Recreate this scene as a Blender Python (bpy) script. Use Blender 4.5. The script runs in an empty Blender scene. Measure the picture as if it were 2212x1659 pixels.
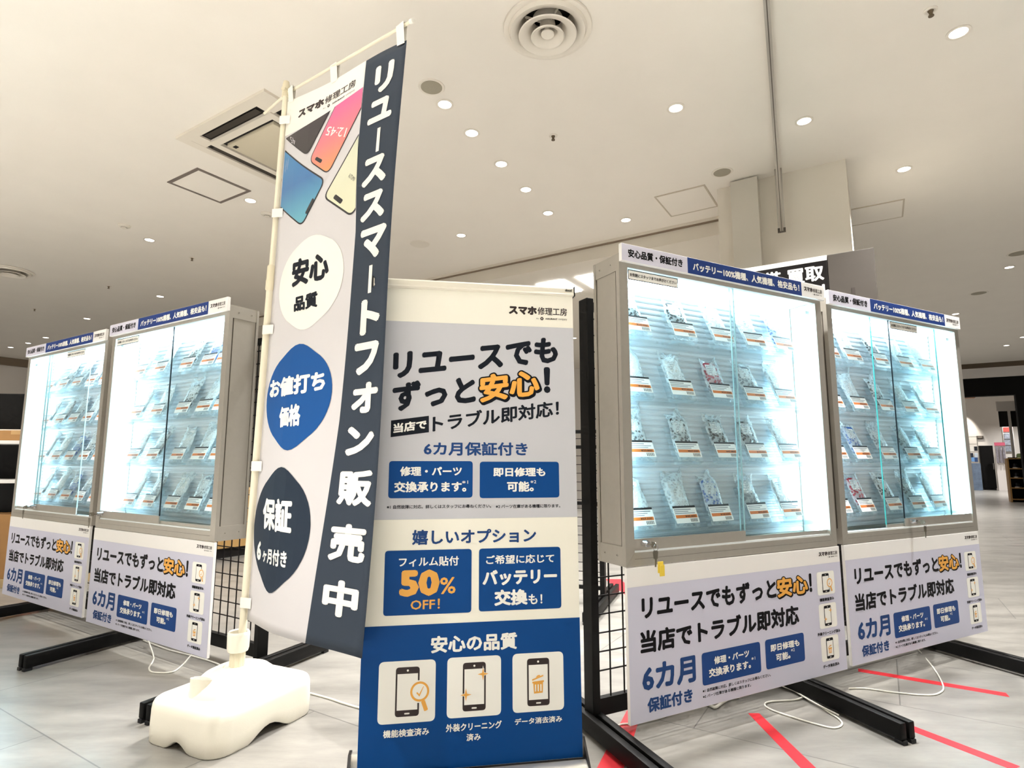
import bpy, bmesh, math, random
from mathutils import Vector, Matrix
random.seed(7)
S = bpy.context.scene
COL = S.collection
PI = math.pi

# ------------------------------------------------------------------ camera, world, exposure
cam_d = bpy.data.cameras.new('camera')
cam_d.sensor_width = 36.0
cam_d.lens = 20.386
cam_d.clip_start = 0.05
cam_d.clip_end = 200
cam = bpy.data.objects.new('camera', cam_d)
COL.objects.link(cam)
cam.location = (0, 0, 0.9)
cam.rotation_euler = (Matrix.Rotation(math.radians(90 + 7.568), 3, 'X') @ Matrix.Rotation(math.radians(0.07), 3, 'Z')).to_euler()
S.camera = cam

W = bpy.data.worlds.new('mall_ambient')
S.world = W
W.use_nodes = True
W.node_tree.nodes['Background'].inputs[0].default_value = (1.0, 0.96, 0.90, 1)
W.node_tree.nodes['Background'].inputs[1].default_value = 0.35
S.view_settings.view_transform = 'Standard'
S.view_settings.look = 'None'
S.view_settings.exposure = 0.34
S.view_settings.gamma = 1.0
S.view_settings.use_curve_mapping = False
S.cycles.max_bounces = 7
S.cycles.diffuse_bounces = 4
S.cycles.glossy_bounces = 3
S.cycles.transmission_bounces = 2
S.cycles.transparent_max_bounces = 20
S.cycles.use_adaptive_sampling = True
S.cycles.adaptive_threshold = 0.05
S.cycles.adaptive_min_samples = 12
LAMP_POWER = {'hall': 135.0, 'front': 8.0, 'walk_fill': 230.0, 'rack': 330.0, 'right': 300.0}     # downlights, watts: the hall behind the racks, added unseen ones dim over the stand, bright behind the camera
FILL_BAR_STRENGTH = 26.0        # glowing bar added under the top of each showcase to fill it
TUBE_STRENGTH = 40.0       # led tubes in the showcases

# ------------------------------------------------------------------ materials
def lin(h):
    h = h.lstrip('#')
    o = []
    for i in (0, 2, 4):
        c = int(h[i:i+2], 16) / 255
        o.append(c / 12.92 if c <= 0.04045 else ((c + 0.055) / 1.055) ** 2.4)
    return (*o, 1)

MATS = {}
def mat(name, hexc, rough=0.5, metal=0.0, noise=0.0, nscale=8.0, bump=0.0, bscale=200.0, emit=None, estr=0.0, spec=0.5):
    if name in MATS: return MATS[name]
    m = bpy.data.materials.new(name)
    m.use_nodes = True
    nt = m.node_tree
    b = nt.nodes['Principled BSDF']
    col = lin(hexc)
    b.inputs['Base Color'].default_value = col
    b.inputs['Roughness'].default_value = rough
    b.inputs['Metallic'].default_value = metal
    b.inputs['Specular IOR Level'].default_value = spec
    if noise or bump:
        tc = nt.nodes.new('ShaderNodeTexCoord')
    if noise:
        n = nt.nodes.new('ShaderNodeTexNoise')
        n.inputs['Scale'].default_value = nscale
        n.inputs['Detail'].default_value = 5
        nt.links.new(tc.outputs['Object'], n.inputs['Vector'])
        r = nt.nodes.new('ShaderNodeMapRange')
        r.inputs[1].default_value = 0.25; r.inputs[2].default_value = 0.75
        r.inputs[3].default_value = 1 - noise; r.inputs[4].default_value = 1 + noise
        nt.links.new(n.outputs['Fac'], r.inputs[0])
        mx = nt.nodes.new('ShaderNodeVectorMath'); mx.operation = 'SCALE'
        mx.inputs[0].default_value = col[:3]
        nt.links.new(r.outputs[0], mx.inputs['Scale'])
        nt.links.new(mx.outputs[0], b.inputs['Base Color'])
    if bump:
        n2 = nt.nodes.new('ShaderNodeTexNoise')
        n2.inputs['Scale'].default_value = bscale
        nt.links.new(tc.outputs['Object'], n2.inputs['Vector'])
        bp = nt.nodes.new('ShaderNodeBump')
        bp.inputs['Strength'].default_value = bump
        bp.inputs['Distance'].default_value = 0.002
        nt.links.new(n2.outputs['Fac'], bp.inputs['Height'])
        nt.links.new(bp.outputs['Normal'], b.inputs['Normal'])
    if emit:
        b.inputs['Emission Color'].default_value = lin(emit)
        b.inputs['Emission Strength'].default_value = estr
    MATS[name] = m
    return m

def clear_mat(name, tint, refl_ior=1.45, rough=0.0, diffuse=0.0, dcol='#ffffff'):
    """thin clear sheet: straight-through transmission plus fresnel reflection (and some haze)"""
    m = bpy.data.materials.new(name)
    m.use_nodes = True
    nt = m.node_tree
    nt.nodes.clear()
    out = nt.nodes.new('ShaderNodeOutputMaterial')
    tr = nt.nodes.new('ShaderNodeBsdfTransparent'); tr.inputs[0].default_value = lin(tint)
    gl = nt.nodes.new('ShaderNodeBsdfGlossy'); gl.inputs['Roughness'].default_value = rough
    fr = nt.nodes.new('ShaderNodeFresnel'); fr.inputs[0].default_value = refl_ior
    mx = nt.nodes.new('ShaderNodeMixShader')
    src = tr
    if diffuse:
        df = nt.nodes.new('ShaderNodeBsdfDiffuse'); df.inputs[0].default_value = lin(dcol)
        m2 = nt.nodes.new('ShaderNodeMixShader'); m2.inputs[0].default_value = diffuse
        nt.links.new(tr.outputs[0], m2.inputs[1]); nt.links.new(df.outputs[0], m2.inputs[2])
        src = m2
    ge = nt.nodes.new('ShaderNodeNewGeometry')
    io = nt.nodes.new('ShaderNodeMix')     # both faces of the sheet reflect alike
    io.inputs[2].default_value = refl_ior; io.inputs[3].default_value = 1/refl_ior
    nt.links.new(ge.outputs['Backfacing'], io.inputs[0]); nt.links.new(io.outputs[0], fr.inputs[0])
    nt.links.new(fr.outputs[0], mx.inputs[0])
    nt.links.new(src.outputs[0], mx.inputs[1])
    nt.links.new(gl.outputs[0], mx.inputs[2])
    nt.links.new(mx.outputs[0], out.inputs[0])
    MATS[name] = m
    return m

def emit_mat(name, hexc, strength):
    m = bpy.data.materials.new(name)
    m.use_nodes = True
    nt = m.node_tree
    nt.nodes.clear()
    out = nt.nodes.new('ShaderNodeOutputMaterial')
    e = nt.nodes.new('ShaderNodeEmission')
    e.inputs[0].default_value = lin(hexc); e.inputs[1].default_value = strength
    nt.links.new(e.outputs[0], out.inputs[0])
    MATS[name] = m
    return m

# ------------------------------------------------------------------ mesh builder
class MB:
    def __init__(self):
        self.v = []; self.f = []; self.mi = []
    def add(self, verts, faces, m=0, M=None):
        o = len(self.v)
        if M is not None: verts = [M @ Vector(p) for p in verts]
        self.v += [tuple(p) for p in verts]
        for f in faces:
            self.f.append([i + o for i in f]); self.mi.append(m)
    def box(self, x0, x1, y0, y1, z0, z1, m=0, ch=0.0, M=None):
        if ch <= 0:
            vs = [(x, y, z) for z in (z0, z1) for y in (y0, y1) for x in (x0, x1)]
            fs = [(0, 2, 3, 1), (4, 5, 7, 6), (0, 1, 5, 4), (2, 6, 7, 3), (0, 4, 6, 2), (1, 3, 7, 5)]
            self.add(vs, fs, m, M); return
        bm = bmesh.new()
        bmesh.ops.create_cube(bm, size=1, matrix=Matrix.Translation(((x0+x1)/2, (y0+y1)/2, (z0+z1)/2)) @ Matrix.Diagonal((x1-x0, y1-y0, z1-z0, 1)))
        bmesh.ops.bevel(bm, geom=list(bm.edges), offset=ch, segments=2, affect='EDGES', profile=0.5)
        bm.verts.index_update()
        self.add([v.co.copy() for v in bm.verts], [[v.index for v in f.verts] for f in bm.faces], m, M)
        bm.free()
    def bar(self, a, b, w, h, m=0):
        """square bar from a to b"""
        a = Vector(a); b = Vector(b); d = (b - a); L = d.length; d.normalize()
        up = Vector((0, 0, 1)) if abs(d.z) < 0.95 else Vector((0, 1, 0))
        x = d.cross(up).normalized(); u = x.cross(d)
        vs = [a + x*sx*w/2 + u*sz*h/2 + d*t for t in (0, L) for sz in (-1, 1) for sx in (-1, 1)]
        fs = [(0, 2, 3, 1), (4, 5, 7, 6), (0, 1, 5, 4), (2, 6, 7, 3), (0, 4, 6, 2), (1, 3, 7, 5)]
        self.add(vs, fs, m)
    def tube(self, pts, r, n=10, m=0, caps=True):
        pts = [Vector(p) for p in pts]
        rings = []
        prev = None
        for i, p in enumerate(pts):
            d = (pts[min(i+1, len(pts)-1)] - pts[max(i-1, 0)]).normalized()
            if prev is None:
                a = d.orthogonal().normalized()
            else:
                a = (prev - d * prev.dot(d)).normalized()
            prev = a
            b = d.cross(a)
            rr = r[i] if isinstance(r, (list, tuple)) else r
            rings.append([p + (a*math.cos(2*PI*k/n) + b*math.sin(2*PI*k/n)) * rr for k in range(n)])
        vs = [q for rg in rings for q in rg]
        fs = []
        for i in range(len(pts)-1):
            for k in range(n):
                fs.append((i*n+k, i*n+(k+1) % n, (i+1)*n+(k+1) % n, (i+1)*n+k))
        if caps:
            fs.append(tuple(reversed(range(n)))); fs.append(tuple(range((len(pts)-1)*n, len(pts)*n)))
        self.add(vs, fs, m)
    def lathe(self, prof, n=32, m=0, center=(0, 0, 0), sx=1.0, sy=1.0, flip=False, caps=True):
        """prof: list of (r, z)"""
        c = Vector(center)
        vs = []; fs = []
        for r, z in prof:
            for k in range(n):
                a = 2*PI*k/n
                vs.append(c + Vector((r*math.cos(a)*sx, r*math.sin(a)*sy, z)))
        for i in range(len(prof)-1):
            for k in range(n):
                f = (i*n+k, i*n+(k+1) % n, (i+1)*n+(k+1) % n, (i+1)*n+k)
                fs.append(f[::-1] if flip else f)
        if caps and prof[0][0] > 1e-5: fs.append(tuple(range(n)) if flip else tuple(reversed(range(n))))
        if caps and prof[-1][0] > 1e-5: fs.append(tuple(reversed(range((len(prof)-1)*n, len(prof)*n))) if flip else tuple(range((len(prof)-1)*n, len(prof)*n)))
        self.add(vs, fs, m)
    def prism(self, poly, a, b, axis='z', m=0):
        """extrude a 2d polygon between a and b along an axis"""
        n = len(poly)
        def P(p, t):
            if axis == 'z': return (p[0], p[1], t)
            if axis == 'y': return (p[0], t, p[1])
            return (t, p[0], p[1])
        vs = [P(p, a) for p in poly] + [P(p, b) for p in poly]
        fs = [tuple(range(n)), tuple(range(n, 2*n))]
        for i in range(n):
            j = (i+1) % n
            fs.append((i, j, n+j, n+i))
        self.add(vs, fs, m)
    def build(self, name, mats, parent=None, smooth=None, fix=True):
        me = bpy.data.meshes.new(name)
        me.from_pydata(self.v, [], self.f)
        if not isinstance(mats, (list, tuple)): mats = [mats]
        for m in mats: me.materials.append(m)
        me.polygons.foreach_set('material_index', self.mi)
        if fix:
            bm = bmesh.new(); bm.from_mesh(me)
            bmesh.ops.remove_doubles(bm, verts=bm.verts, dist=1e-6)
            bmesh.ops.recalc_face_normals(bm, faces=bm.faces)
            bm.to_mesh(me); bm.free()
        if smooth:
            me.polygons.foreach_set('use_smooth', [True]*len(me.polygons))
            me.set_sharp_from_angle(angle=math.radians(smooth))
        o = bpy.data.objects.new(name, me)
        COL.objects.link(o)
        if parent is not None: o.parent = parent
        return o

def tag(o, label=None, cat=None, group=None, kind=None):
    if label: o['label'] = label
    if cat: o['category'] = cat
    if group: o['group'] = group
    if kind: o['kind'] = kind
    return o

def thing(name, label, cat, loc=(0, 0, 0), rz=0.0, group=None):
    o = bpy.data.objects.new(name, None)
    o.empty_display_size = 0.1
    COL.objects.link(o)
    o.location = loc; o.rotation_euler = (0, 0, rz)
    return tag(o, label, cat, group)

CHILDREN = {}
def dup(root, loc, rz=None, label=None, group=None, scale=None):
    """a copy of a thing with copies of its parts and sub-parts"""
    r = root.copy(); COL.objects.link(r)
    r.location = loc
    if rz is not None: r.rotation_euler = (0, 0, rz)
    if scale is not None: r.scale = scale
    if label: r['label'] = label
    if group: r['group'] = group
    for ch in list(root.children):
        c = ch.copy(); COL.objects.link(c); c.parent = r
        for g in list(ch.children):
            d = g.copy(); COL.objects.link(d); d.parent = c
    return r

# ------------------------------------------------------------------ lettering (the built-in interface font)
GL = {}
def glyphs(s, bold):
    """flat letter shapes; bold = stroke thickening, made by laying shifted copies over each other"""
    key = (s, round(bold, 4))
    if key in GL: return GL[key]
    if bold > 0:
        v0, f0 = glyphs(s, 0.0)
        dirs = [(0, 0)] + [(math.cos(PI*k/4)*bold, math.sin(PI*k/4)*bold) for k in range(0, 8, 1 if bold > 0.016 else 2)]
        if bold > 0.06: dirs += [(math.cos(PI*(k+.5)/4)*bold, math.sin(PI*(k+.5)/4)*bold) for k in range(8)] + [(math.cos(PI*k/2)*bold/2, math.sin(PI*k/2)*bold/2) for k in range(4)]
        vs = []; fs = []
        for k, (dx, dy) in enumerate(dirs):
            o = len(vs)
            vs += [(x+dx, y+dy, 0.8*k/len(dirs)) for x, y, _ in v0]; fs += [tuple(i+o for i in f) for f in f0]
        GL[key] = (vs, fs)
        return GL[key]
    cu = bpy.data.curves.new('lettering', 'FONT')
    cu.body = s; cu.resolution_u = 2
    o = bpy.data.objects.new('lettering', cu)
    COL.objects.link(o)
    dg = bpy.context.evaluated_depsgraph_get()
    me = bpy.data.meshes.new_from_object(o.evaluated_get(dg))
    vs = [(v.co.x, v.co.y, 0.0) for v in me.vertices]
    fs = [tuple(p.vertices) for p in me.polygons]
    bpy.data.objects.remove(o); bpy.data.curves.remove(cu); bpy.data.meshes.remove(me)
    GL[key] = (vs, fs)
    return GL[key]

class Print:
    """flat printed artwork: polygons in sheet coordinates (x right, y down) on thin stacked ink layers"""
    def __init__(self): self.v = []; self.f = []; self.mi = []
    def poly(self, pts, m, l=1):
        o = len(self.v)
        self.v += [(x, y, l) for x, y in pts]
        self.f.append(list(range(o, o+len(pts)))); self.mi.append(m)
    def rect(self, x0, y0, x1, y1, m, l=1): self.poly([(x0, y0), (x1, y0), (x1, y1), (x0, y1)], m, l)
    def rquad(self, c, r, m, l=1, n=5):
        """rounded quad; c = TL,TR,BR,BL"""
        pts = []
        k = len(c)
        for i in range(k):
            p = Vector(c[i]); a = Vector(c[i-1]); b = Vector(c[(i+1) % k])
            da = (a-p); db = (b-p)
            ra = min(r, da.length*0.49); rb = min(r, db.length*0.49)
            A = p + da.normalized()*ra; B = p + db.normalized()*rb
            for j in range(n+1):
                t = j/n
                q = A*(1-t)**2 + p*2*t*(1-t) + B*t*t
                pts.append((q.x, q.y))
        self.poly(pts, m, l)
    def rrect(self, x0, y0, x1, y1, r, m, l=1): self.rquad([(x0, y0), (x1, y0), (x1, y1), (x0, y1)], r, m, l)
    def ring(self, cx, cy, r0, r1, m, l=1, n=32, sx=1.0):
        for k in range(n):
            a = 2*PI*k/n; b = 2*PI*(k+1)/n
            self.poly([(cx+r*math.cos(t)*sx, cy+r*math.sin(t)) for r, t in ((r0, a), (r1, a), (r1, b), (r0, b))], m, l)
    def disc(self, cx, cy, r, m, l=1, n=24, sx=1.0):
        self.poly([(cx+r*math.cos(2*PI*k/n)*sx, cy+r*math.sin(2*PI*k/n)) for k in range(n)], m, l)
    def text(self, s, q, m, l=2, bold=0.02, shift=(0, 0)):
        bold = min(bold*1.4, 0.09)
        """q = TL, BL, TR, BR corners or (x0,y0,x1,y1): the ink box is stretched to it"""
        if not isinstance(q[0], (tuple, list)):
            x0, y0, x1, y1 = q
            q = [(x0, y0), (x0, y1), (x1, y0), (x1, y1)]
        vs, fs = glyphs(s, bold)
        bx = glyphs(s, 0.02)[0]
        X0 = min(p[0] for p in bx); X1 = max(p[0] for p in bx); Y0 = min(p[1] for p in bx); Y1 = max(p[1] for p in bx)
        TL, BL, TR, BR = q
        o = len(self.v)
        for x, y, dl in vs:
            u = (x-X0)/(X1-X0); w = (Y1-y)/(Y1-Y0)
            px = (TL[0]*(1-u)+TR[0]*u)*(1-w) + (BL[0]*(1-u)+BR[0]*u)*w + shift[0]
            py = (TL[1]*(1-u)+TR[1]*u)*(1-w) + (BL[1]*(1-u)+BR[1]*u)*w + shift[1]
            self.v.append((px, py, l+dl))
        for f in fs:
            self.f.append([i+o for i in f]); self.mi.append(m)
    def build(self, name, mapf, mats, parent):
        me = bpy.data.meshes.new(name)
        me.from_pydata([mapf(*p) for p in self.v], [], self.f)
        for m in mats: me.materials.append(m)
        me.polygons.foreach_set('material_index', self.mi)
        o = bpy.data.objects.new(name, me); COL.objects.link(o)
        if parent is not None: o.parent = parent
        return o

# ------------------------------------------------------------------ palette
M_white_ink = mat('white_ink', '#fbfaf4', 0.45)
M_navy_ink = mat('navy_ink', '#263242', 0.6, spec=0.2)
M_dark_ink = mat('dark_ink', '#141a25', 0.55, spec=0.2)
M_black_ink = mat('black_ink', '#0e0c12', 0.55, spec=0.2)
M_blue_ink = mat('blue_ink', '#00468c', 0.5, spec=0.2)
M_boxblue_ink = mat('box_blue_ink', '#184488', 0.5, spec=0.25)
M_headblue_ink = mat('header_blue_ink', '#203c80', 0.5, spec=0.25)
M_textblue_ink = mat('text_blue_ink', '#1d4480', 0.5, spec=0.25)
M_orange_ink = mat('orange_ink', '#f2b04a', 0.45)
M_lav = mat('lavender_print', '#d3d3e6', 0.45)
M_bangrey = mat('banner_grey_print', '#cacbd2', 0.45)
M_flaggrey = mat('flag_grey_cloth', '#dbd8da', 0.8, noise=0.02, nscale=30)
M_brown_ink = mat('brown_black_ink', '#2b1c1c', 0.45)
M_board = mat('foam_board', '#f6f4f2', 0.5, noise=0.01)
M_alu = mat('anodised_aluminium', '#b9b4ab', 0.38, 0.55, noise=0.03, nscale=40)
M_alu_d = mat('aluminium_groove', '#5b544c', 0.5, 0.4)
M_slat = mat('slatwall_silver', '#dde3e8', 0.32, 0.08)
M_inner = mat('showcase_white_lining', '#e6f2f5', 0.4)
M_chrome = mat('chrome', '#d8d8dc', 0.12, 1.0)
M_key = mat('nickel_key', '#8c867a', 0.3, 0.9)
M_black = mat('black_powder_coat', '#080706', 0.55, noise=0.15, nscale=60, spec=0.25)
M_rubber = mat('black_rubber', '#1b1b1d', 0.75)
M_wire = mat('black_wire', '#10090a', 0.5, spec=0.3)
M_cable = mat('white_cable', '#e6e4da', 0.4)
M_red = mat('red_floor_tape', '#cf2b35', 0.4, noise=0.04, nscale=25)
M_plastic = mat('ivory_plastic', '#f1ecdd', 0.42, bump=0.12, bscale=500)
M_pole = mat('white_pole_plastic', '#eee6cf', 0.4)
M_flagwhite = mat('white_cloth', '#f7f3ea', 0.8)
M_ceil = mat('ceiling_plaster', '#f0eae0', 0.85, noise=0.015, nscale=3)
M_wallp = mat('wall_paint', '#e1dacd', 0.8, noise=0.02, nscale=2)
M_wallw = mat('pale_wall_paint', '#e8e2dc', 0.8, noise=0.02, nscale=2)
M_fix = mat('ceiling_fixture_white', '#e8e1d5', 0.5)
M_dark = mat('dark_void', '#120d0b', 0.8)
M_speak = mat('speaker_mesh', '#a39c8b', 0.8, noise=0.05, nscale=300)
M_glass = clear_mat('door_glass', '#fafefe', 1.45)
M_gedge = mat('glass_edge', '#4fb7b4', 0.2)
M_gedge_l = mat('pale_glass_edge', '#a9ced4', 0.2)
M_gedge_d = mat('dark_glass_gasket', '#10222c', 0.4)
M_acryl = clear_mat('clear_acrylic', '#f8fdff', 1.4, 0.02, 0.08, '#ffffff')
M_tube = emit_mat('led_tube', '#cdf2ff', TUBE_STRENGTH)
M_tube_fill = emit_mat('led_tube_fill', '#cdf2ff', TUBE_STRENGTH*0.5)
M_fillbar = emit_mat('fill_bar_glow', '#dcf5ff', FILL_BAR_STRENGTH)
M_lens = emit_mat('downlight_lens', '#fff6ea', 12.0)
M_lens.cycles.emission_sampling = 'NONE'     # the light itself comes from the lamp set in each fitting
M_panel = emit_mat('ceiling_light_panel', '#ffffff', 22.0)

# bubble bag: hazy film with a procedural bubble pattern
def bag_mat(name, dens):
    m = clear_mat(name, '#ffffff', 1.4, 0.25, dens, '#e9f4f8')
    nt = m.node_tree
    tc = nt.nodes.new('ShaderNodeTexCoord')
    vo = nt.nodes.new('ShaderNodeTexVoronoi'); vo.inputs['Scale'].default_value = 95
    nt.links.new(tc.outputs['Object'], vo.inputs['Vector'])
    mr = nt.nodes.new('ShaderNodeMapRange')
    mr.inputs[1].default_value = 0.25; mr.inputs[2].default_value = 0.6
    mr.inputs[3].default_value = max(0, dens-0.16); mr.inputs[4].default_value = dens+0.25
    nt.links.new(vo.outputs['Distance'], mr.inputs[0])
    for n in nt.nodes:
        if n.type == 'MIX_SHADER' and not n.inputs[0].is_linked:
            nt.links.new(mr.outputs[0], n.inputs[0])
    bp = nt.nodes.new('ShaderNodeBump'); bp.inputs['Strength'].default_value = 0.6; bp.inputs['Distance'].default_value = 0.003
    nt.links.new(vo.outputs['Distance'], bp.inputs['Height'])
    for n in nt.nodes:
        if n.type in ('BSDF_GLOSSY', 'BSDF_DIFFUSE'): nt.links.new(bp.outputs['Normal'], n.inputs['Normal'])
    return m
M_bag = [bag_mat('bubble_bag_film', 0.30), bag_mat('clear_bag_film', 0.17)]

# stone floor: mottled grey tiles laid on the building grid
def floor_mat():
    m = bpy.data.materials.new('stone_floor_tiles'); m.use_nodes = True
    nt = m.node_tree; b = nt.nodes['Principled BSDF']
    tc = nt.nodes.new('ShaderNodeTexCoord')
    mp = nt.nodes.new('ShaderNodeMapping'); mp.inputs['Rotation'].default_value = (0, 0, math.radians(32.2))
    mp.inputs['Location'].default_value = (0.6, -0.315, 0)
    nt.links.new(tc.outputs['Object'], mp.inputs['Vector'])
    br = nt.nodes.new('ShaderNodeTexBrick')
    br.offset = 0.5
    br.inputs['Scale'].default_value = 1.0
    br.inputs['Brick Width'].default_value = 1.2; br.inputs['Row Height'].default_value = 0.6
    br.inputs['Mortar Size'].default_value = 0.0025; br.inputs['Mortar Smooth'].default_value = 0.2
    br.inputs['Color1'].default_value = lin('#8a8782'); br.inputs['Color2'].default_value = lin('#918e88')
    br.inputs['Mortar'].default_value = lin('#6a6865')
    nt.links.new(mp.outputs[0], br.inputs['Vector'])
    n1 = nt.nodes.new('ShaderNodeTexNoise'); n1.inputs['Scale'].default_value = 3.2; n1.inputs['Detail'].default_value = 9; n1.inputs['Roughness'].default_value = 0.65
    mp2 = nt.nodes.new('ShaderNodeMapping'); mp2.inputs['Rotation'].default_value = (0, 0, math.radians(10)); mp2.inputs['Scale'].default_value = (0.7, 2.2, 1)
    nt.links.new(tc.outputs['Object'], mp2.inputs['Vector']); nt.links.new(mp2.outputs[0], n1.inputs['Vector'])
    mr = nt.nodes.new('ShaderNodeMapRange'); mr.inputs[1].default_value = 0.3; mr.inputs[2].default_value = 0.7; mr.inputs[3].default_value = 0.68; mr.inputs[4].default_value = 1.26
    nt.links.new(n1.outputs['Fac'], mr.inputs[0])
    sc = nt.nodes.new('ShaderNodeVectorMath'); sc.operation = 'SCALE'
    nt.links.new(br.outputs['Color'], sc.inputs[0]); nt.links.new(mr.outputs[0], sc.inputs['Scale'])
    nt.links.new(sc.outputs[0], b.inputs['Base Color'])
    b.inputs['Roughness'].default_value = 0.28
    b.inputs['Specular IOR Level'].default_value = 0.45
    return m
M_floor = floor_mat()

# ------------------------------------------------------------------ the building (its own axes: e1 along the bulkhead, e2 away from us)
BA = math.radians(-32.2)
E1 = Vector((math.cos(BA), math.sin(BA), 0)); E2 = Vector((-math.sin(BA), math.cos(BA), 0))
def bp_(a, b, z=0): return tuple(E1*a + E2*b + Vector((0, 0, z)))
MBUILD = Matrix.Rotation(BA, 4, 'Z')
CZ = 3.0
def struct(name, mb, mats, **k):
    o = mb.build(name, mats, **k); o['kind'] = 'structure'; return o

m = MB(); m.box(-19, 22, 0.31, 31, -0.1, 0, M=MBUILD)
struct('floor', m, M_floor)
m = MB(); m.box(-19, 22, -9, 0.31, -0.1, 0, M=MBUILD)
struct('floor_bounce', m, mat('pale_bounce_floor', '#efece6', 0.3, noise=0.03))  # unseen floor made pale to bounce light up to the ceiling
# ceiling: an L-shaped slab with two round openings for the air diffusers
bm = bmesh.new()
def loop(pts):
    vs = [bm.verts.new(p) for p in pts]
    return [bm.edges.new((vs[i], vs[(i+1) % len(vs)])) for i in range(len(vs))]
ed = loop([bp_(*p, CZ) for p in ((-19, -9), (22, -9), (22, 15.8), (-1.03, 15.8), (-1.03, 5.02), (-19, 5.02))])
for x, y in ((0.172, 2.581), (-5.6, 6.25)):
    ed += loop([(x+0.15*math.cos(2*PI*k/40), y+0.15*math.sin(2*PI*k/40), CZ) for k in range(40)])
bmesh.ops.triangle_fill(bm, use_beauty=True, edges=ed, normal=(0, 0, -1))
m = MB()
bm.verts.index_update()
m.add([v.co.copy() for v in bm.verts], [[v.index for v in f.verts] for f in bm.faces])
bm.free()
m.box(-19, 22, -9, 5.02, CZ+0.12, CZ+0.2, M=MBUILD); m.box(-1.03, 22, 5.02, 15.8, CZ+0.12, CZ+0.2, M=MBUILD)
struct('ceiling', m, M_ceil)
# bulkhead beside the column with its thin shadow trims
m = MB(); m.box(-19, -1.03, 5.02, 5.16, 2.846, CZ+0.12, M=MBUILD)
struct('wall_bulkhead', m, M_wallp)
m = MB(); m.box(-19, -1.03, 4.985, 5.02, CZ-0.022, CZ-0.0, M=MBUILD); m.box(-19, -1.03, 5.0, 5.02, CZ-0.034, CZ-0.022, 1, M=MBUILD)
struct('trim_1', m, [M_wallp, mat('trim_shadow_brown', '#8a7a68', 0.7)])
m = MB(); m.box(-19, -1.03, 5.16, 11.2, 2.846, 2.97, M=MBUILD)
struct('ceiling_store', m, M_wallp)
m = MB(); m.box(-15.2, -0.9, 11.0, 11.15, 0, 2.846, M=MBUILD)
struct('wall_back', m, M_wallw)
m = MB(); m.box(-1.03, -0.9, 5.5, 11.0, 0, CZ, M=MBUILD)
struct('wall_side', m, M_wallw)
m = MB(); m.box(-15.3, -15.1, -9, 11.2, 0, 2.84, 0, M=MBUILD); m.box(-15.1, -15.05, -9, 5.0, 2.84, CZ, 1, M=MBUILD)
struct('wall_left', m, [M_wallw, mat('brown_fascia', '#8b7b68', 0.7)])

# column with pilaster box
m = MB(); m.box(-0.93, -0.06, 4.47, 5.4, 0, CZ, M=MBUILD)
struct('wall_column', m, M_wallp)
m = MB(); m.box(-0.815, -0.625, 4.38, 4.47, 0, CZ-0.012, M=MBUILD)
struct('trim_2', m, mat('pilaster_panel', '#cfc9bd', 0.6))

def ceiling_item(name, label, cat, x, y, group=None, rz=0.0):
    return thing(name, label, cat, (x, y, CZ), rz, group)

# ------------------------------------------------------------------ ceiling downlights
def downlight_master():
    t = thing('downlight', '', 'ceiling light', (0, 0, CZ), 0, 'recessed ceiling downlights')
    m = MB(); m.lathe([(0.041, 0.0), (0.052, -0.001), (0.053, -0.004), (0.044, -0.006), (0.039, -0.004), (0.039, 0.0)], 28, caps=False)
    m.build('trim_ring', M_fix, t, smooth=40)
    m = MB(); m.lathe([(0.0, -0.0025), (0.0385, -0.0025)], 28); m.f = [f[::-1] for f in m.f]
    m.build('lens', M_lens, t, fix=False)
    ld = bpy.data.lights.new('lamp', 'SPOT')
    ld.energy = LAMP_POWER['hall']; ld.color = (1.0, 0.98, 0.95); ld.spot_size = math.radians(108); ld.spot_blend = 0.75; ld.shadow_soft_size = 0.036
    lo = bpy.data.objects.new('lamp', ld); COL.objects.link(lo); lo.parent = t; lo.location = (0, 0, -0.012)
    return t
DL = [(-0.401, 3.194, 'lit downlight just below the round ceiling speaker, nearest in the diagonal row'),
      (-0.262, 3.498, 'second lit downlight from the speaker in the diagonal row of five'),
      (-0.078, 3.891, 'third lit downlight, middle of the diagonal row of five'),
      (0.106, 4.282, 'fourth lit downlight from the speaker in the diagonal row of five'),
      (0.306, 4.715, 'last and smallest lit downlight of the diagonal row of five'),
      (-0.479, 5.209, 'small lit downlight beside the flat white ceiling disc above the roll-up banner'),
      (0.998, 4.857, 'lit downlight close to the bulkhead trim, left of the square access hatch'),
      (0.98, 3.228, 'lone lit downlight right of the big round air diffuser, left of the glass smoke barrier'),
      (1.815, 3.36, 'lit downlight just right of the hanging glass smoke barrier'),
      (2.201, 2.608, 'large lit downlight in the upper right corner of the ceiling'),
      (2.837, 3.957, 'lit downlight above the far right ceiling access hatch'),
      (5.413, 6.091, 'bright distant downlight near the right edge of the photo above the showcases'),
      (6.359, 8.11, 'bright distant downlight touching the top right corner of the far right showcase header'),
      (9.005, 10.376, 'left one of the two farthest downlights above the dark shopfront'),
      (8.684, 9.662, 'right one of the two farthest downlights above the dark shopfront'),
      (-2.131, 4.482, 'lit downlight beside the dark framed hatch, left of the flag pole'),
      (-3.479, 5.333, 'lit downlight between the two smoke detectors, left of the flag'),
      (-4.537, 7.262, 'bright downlight above the header of the left showcase nearest the flag'),
      (-6.34, 8.446, 'bright downlight above the gap between the two left showcases'),
      (-8.03, 9.796, 'nearest of three tiny downlights above the far left showcase'),
      (-8.729, 10.275, 'middle of three tiny downlights above the far left showcase'),
      (-9.381, 10.665, 'leftmost of three tiny downlights above the far left showcase')]
dl0 = downlight_master()
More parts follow.
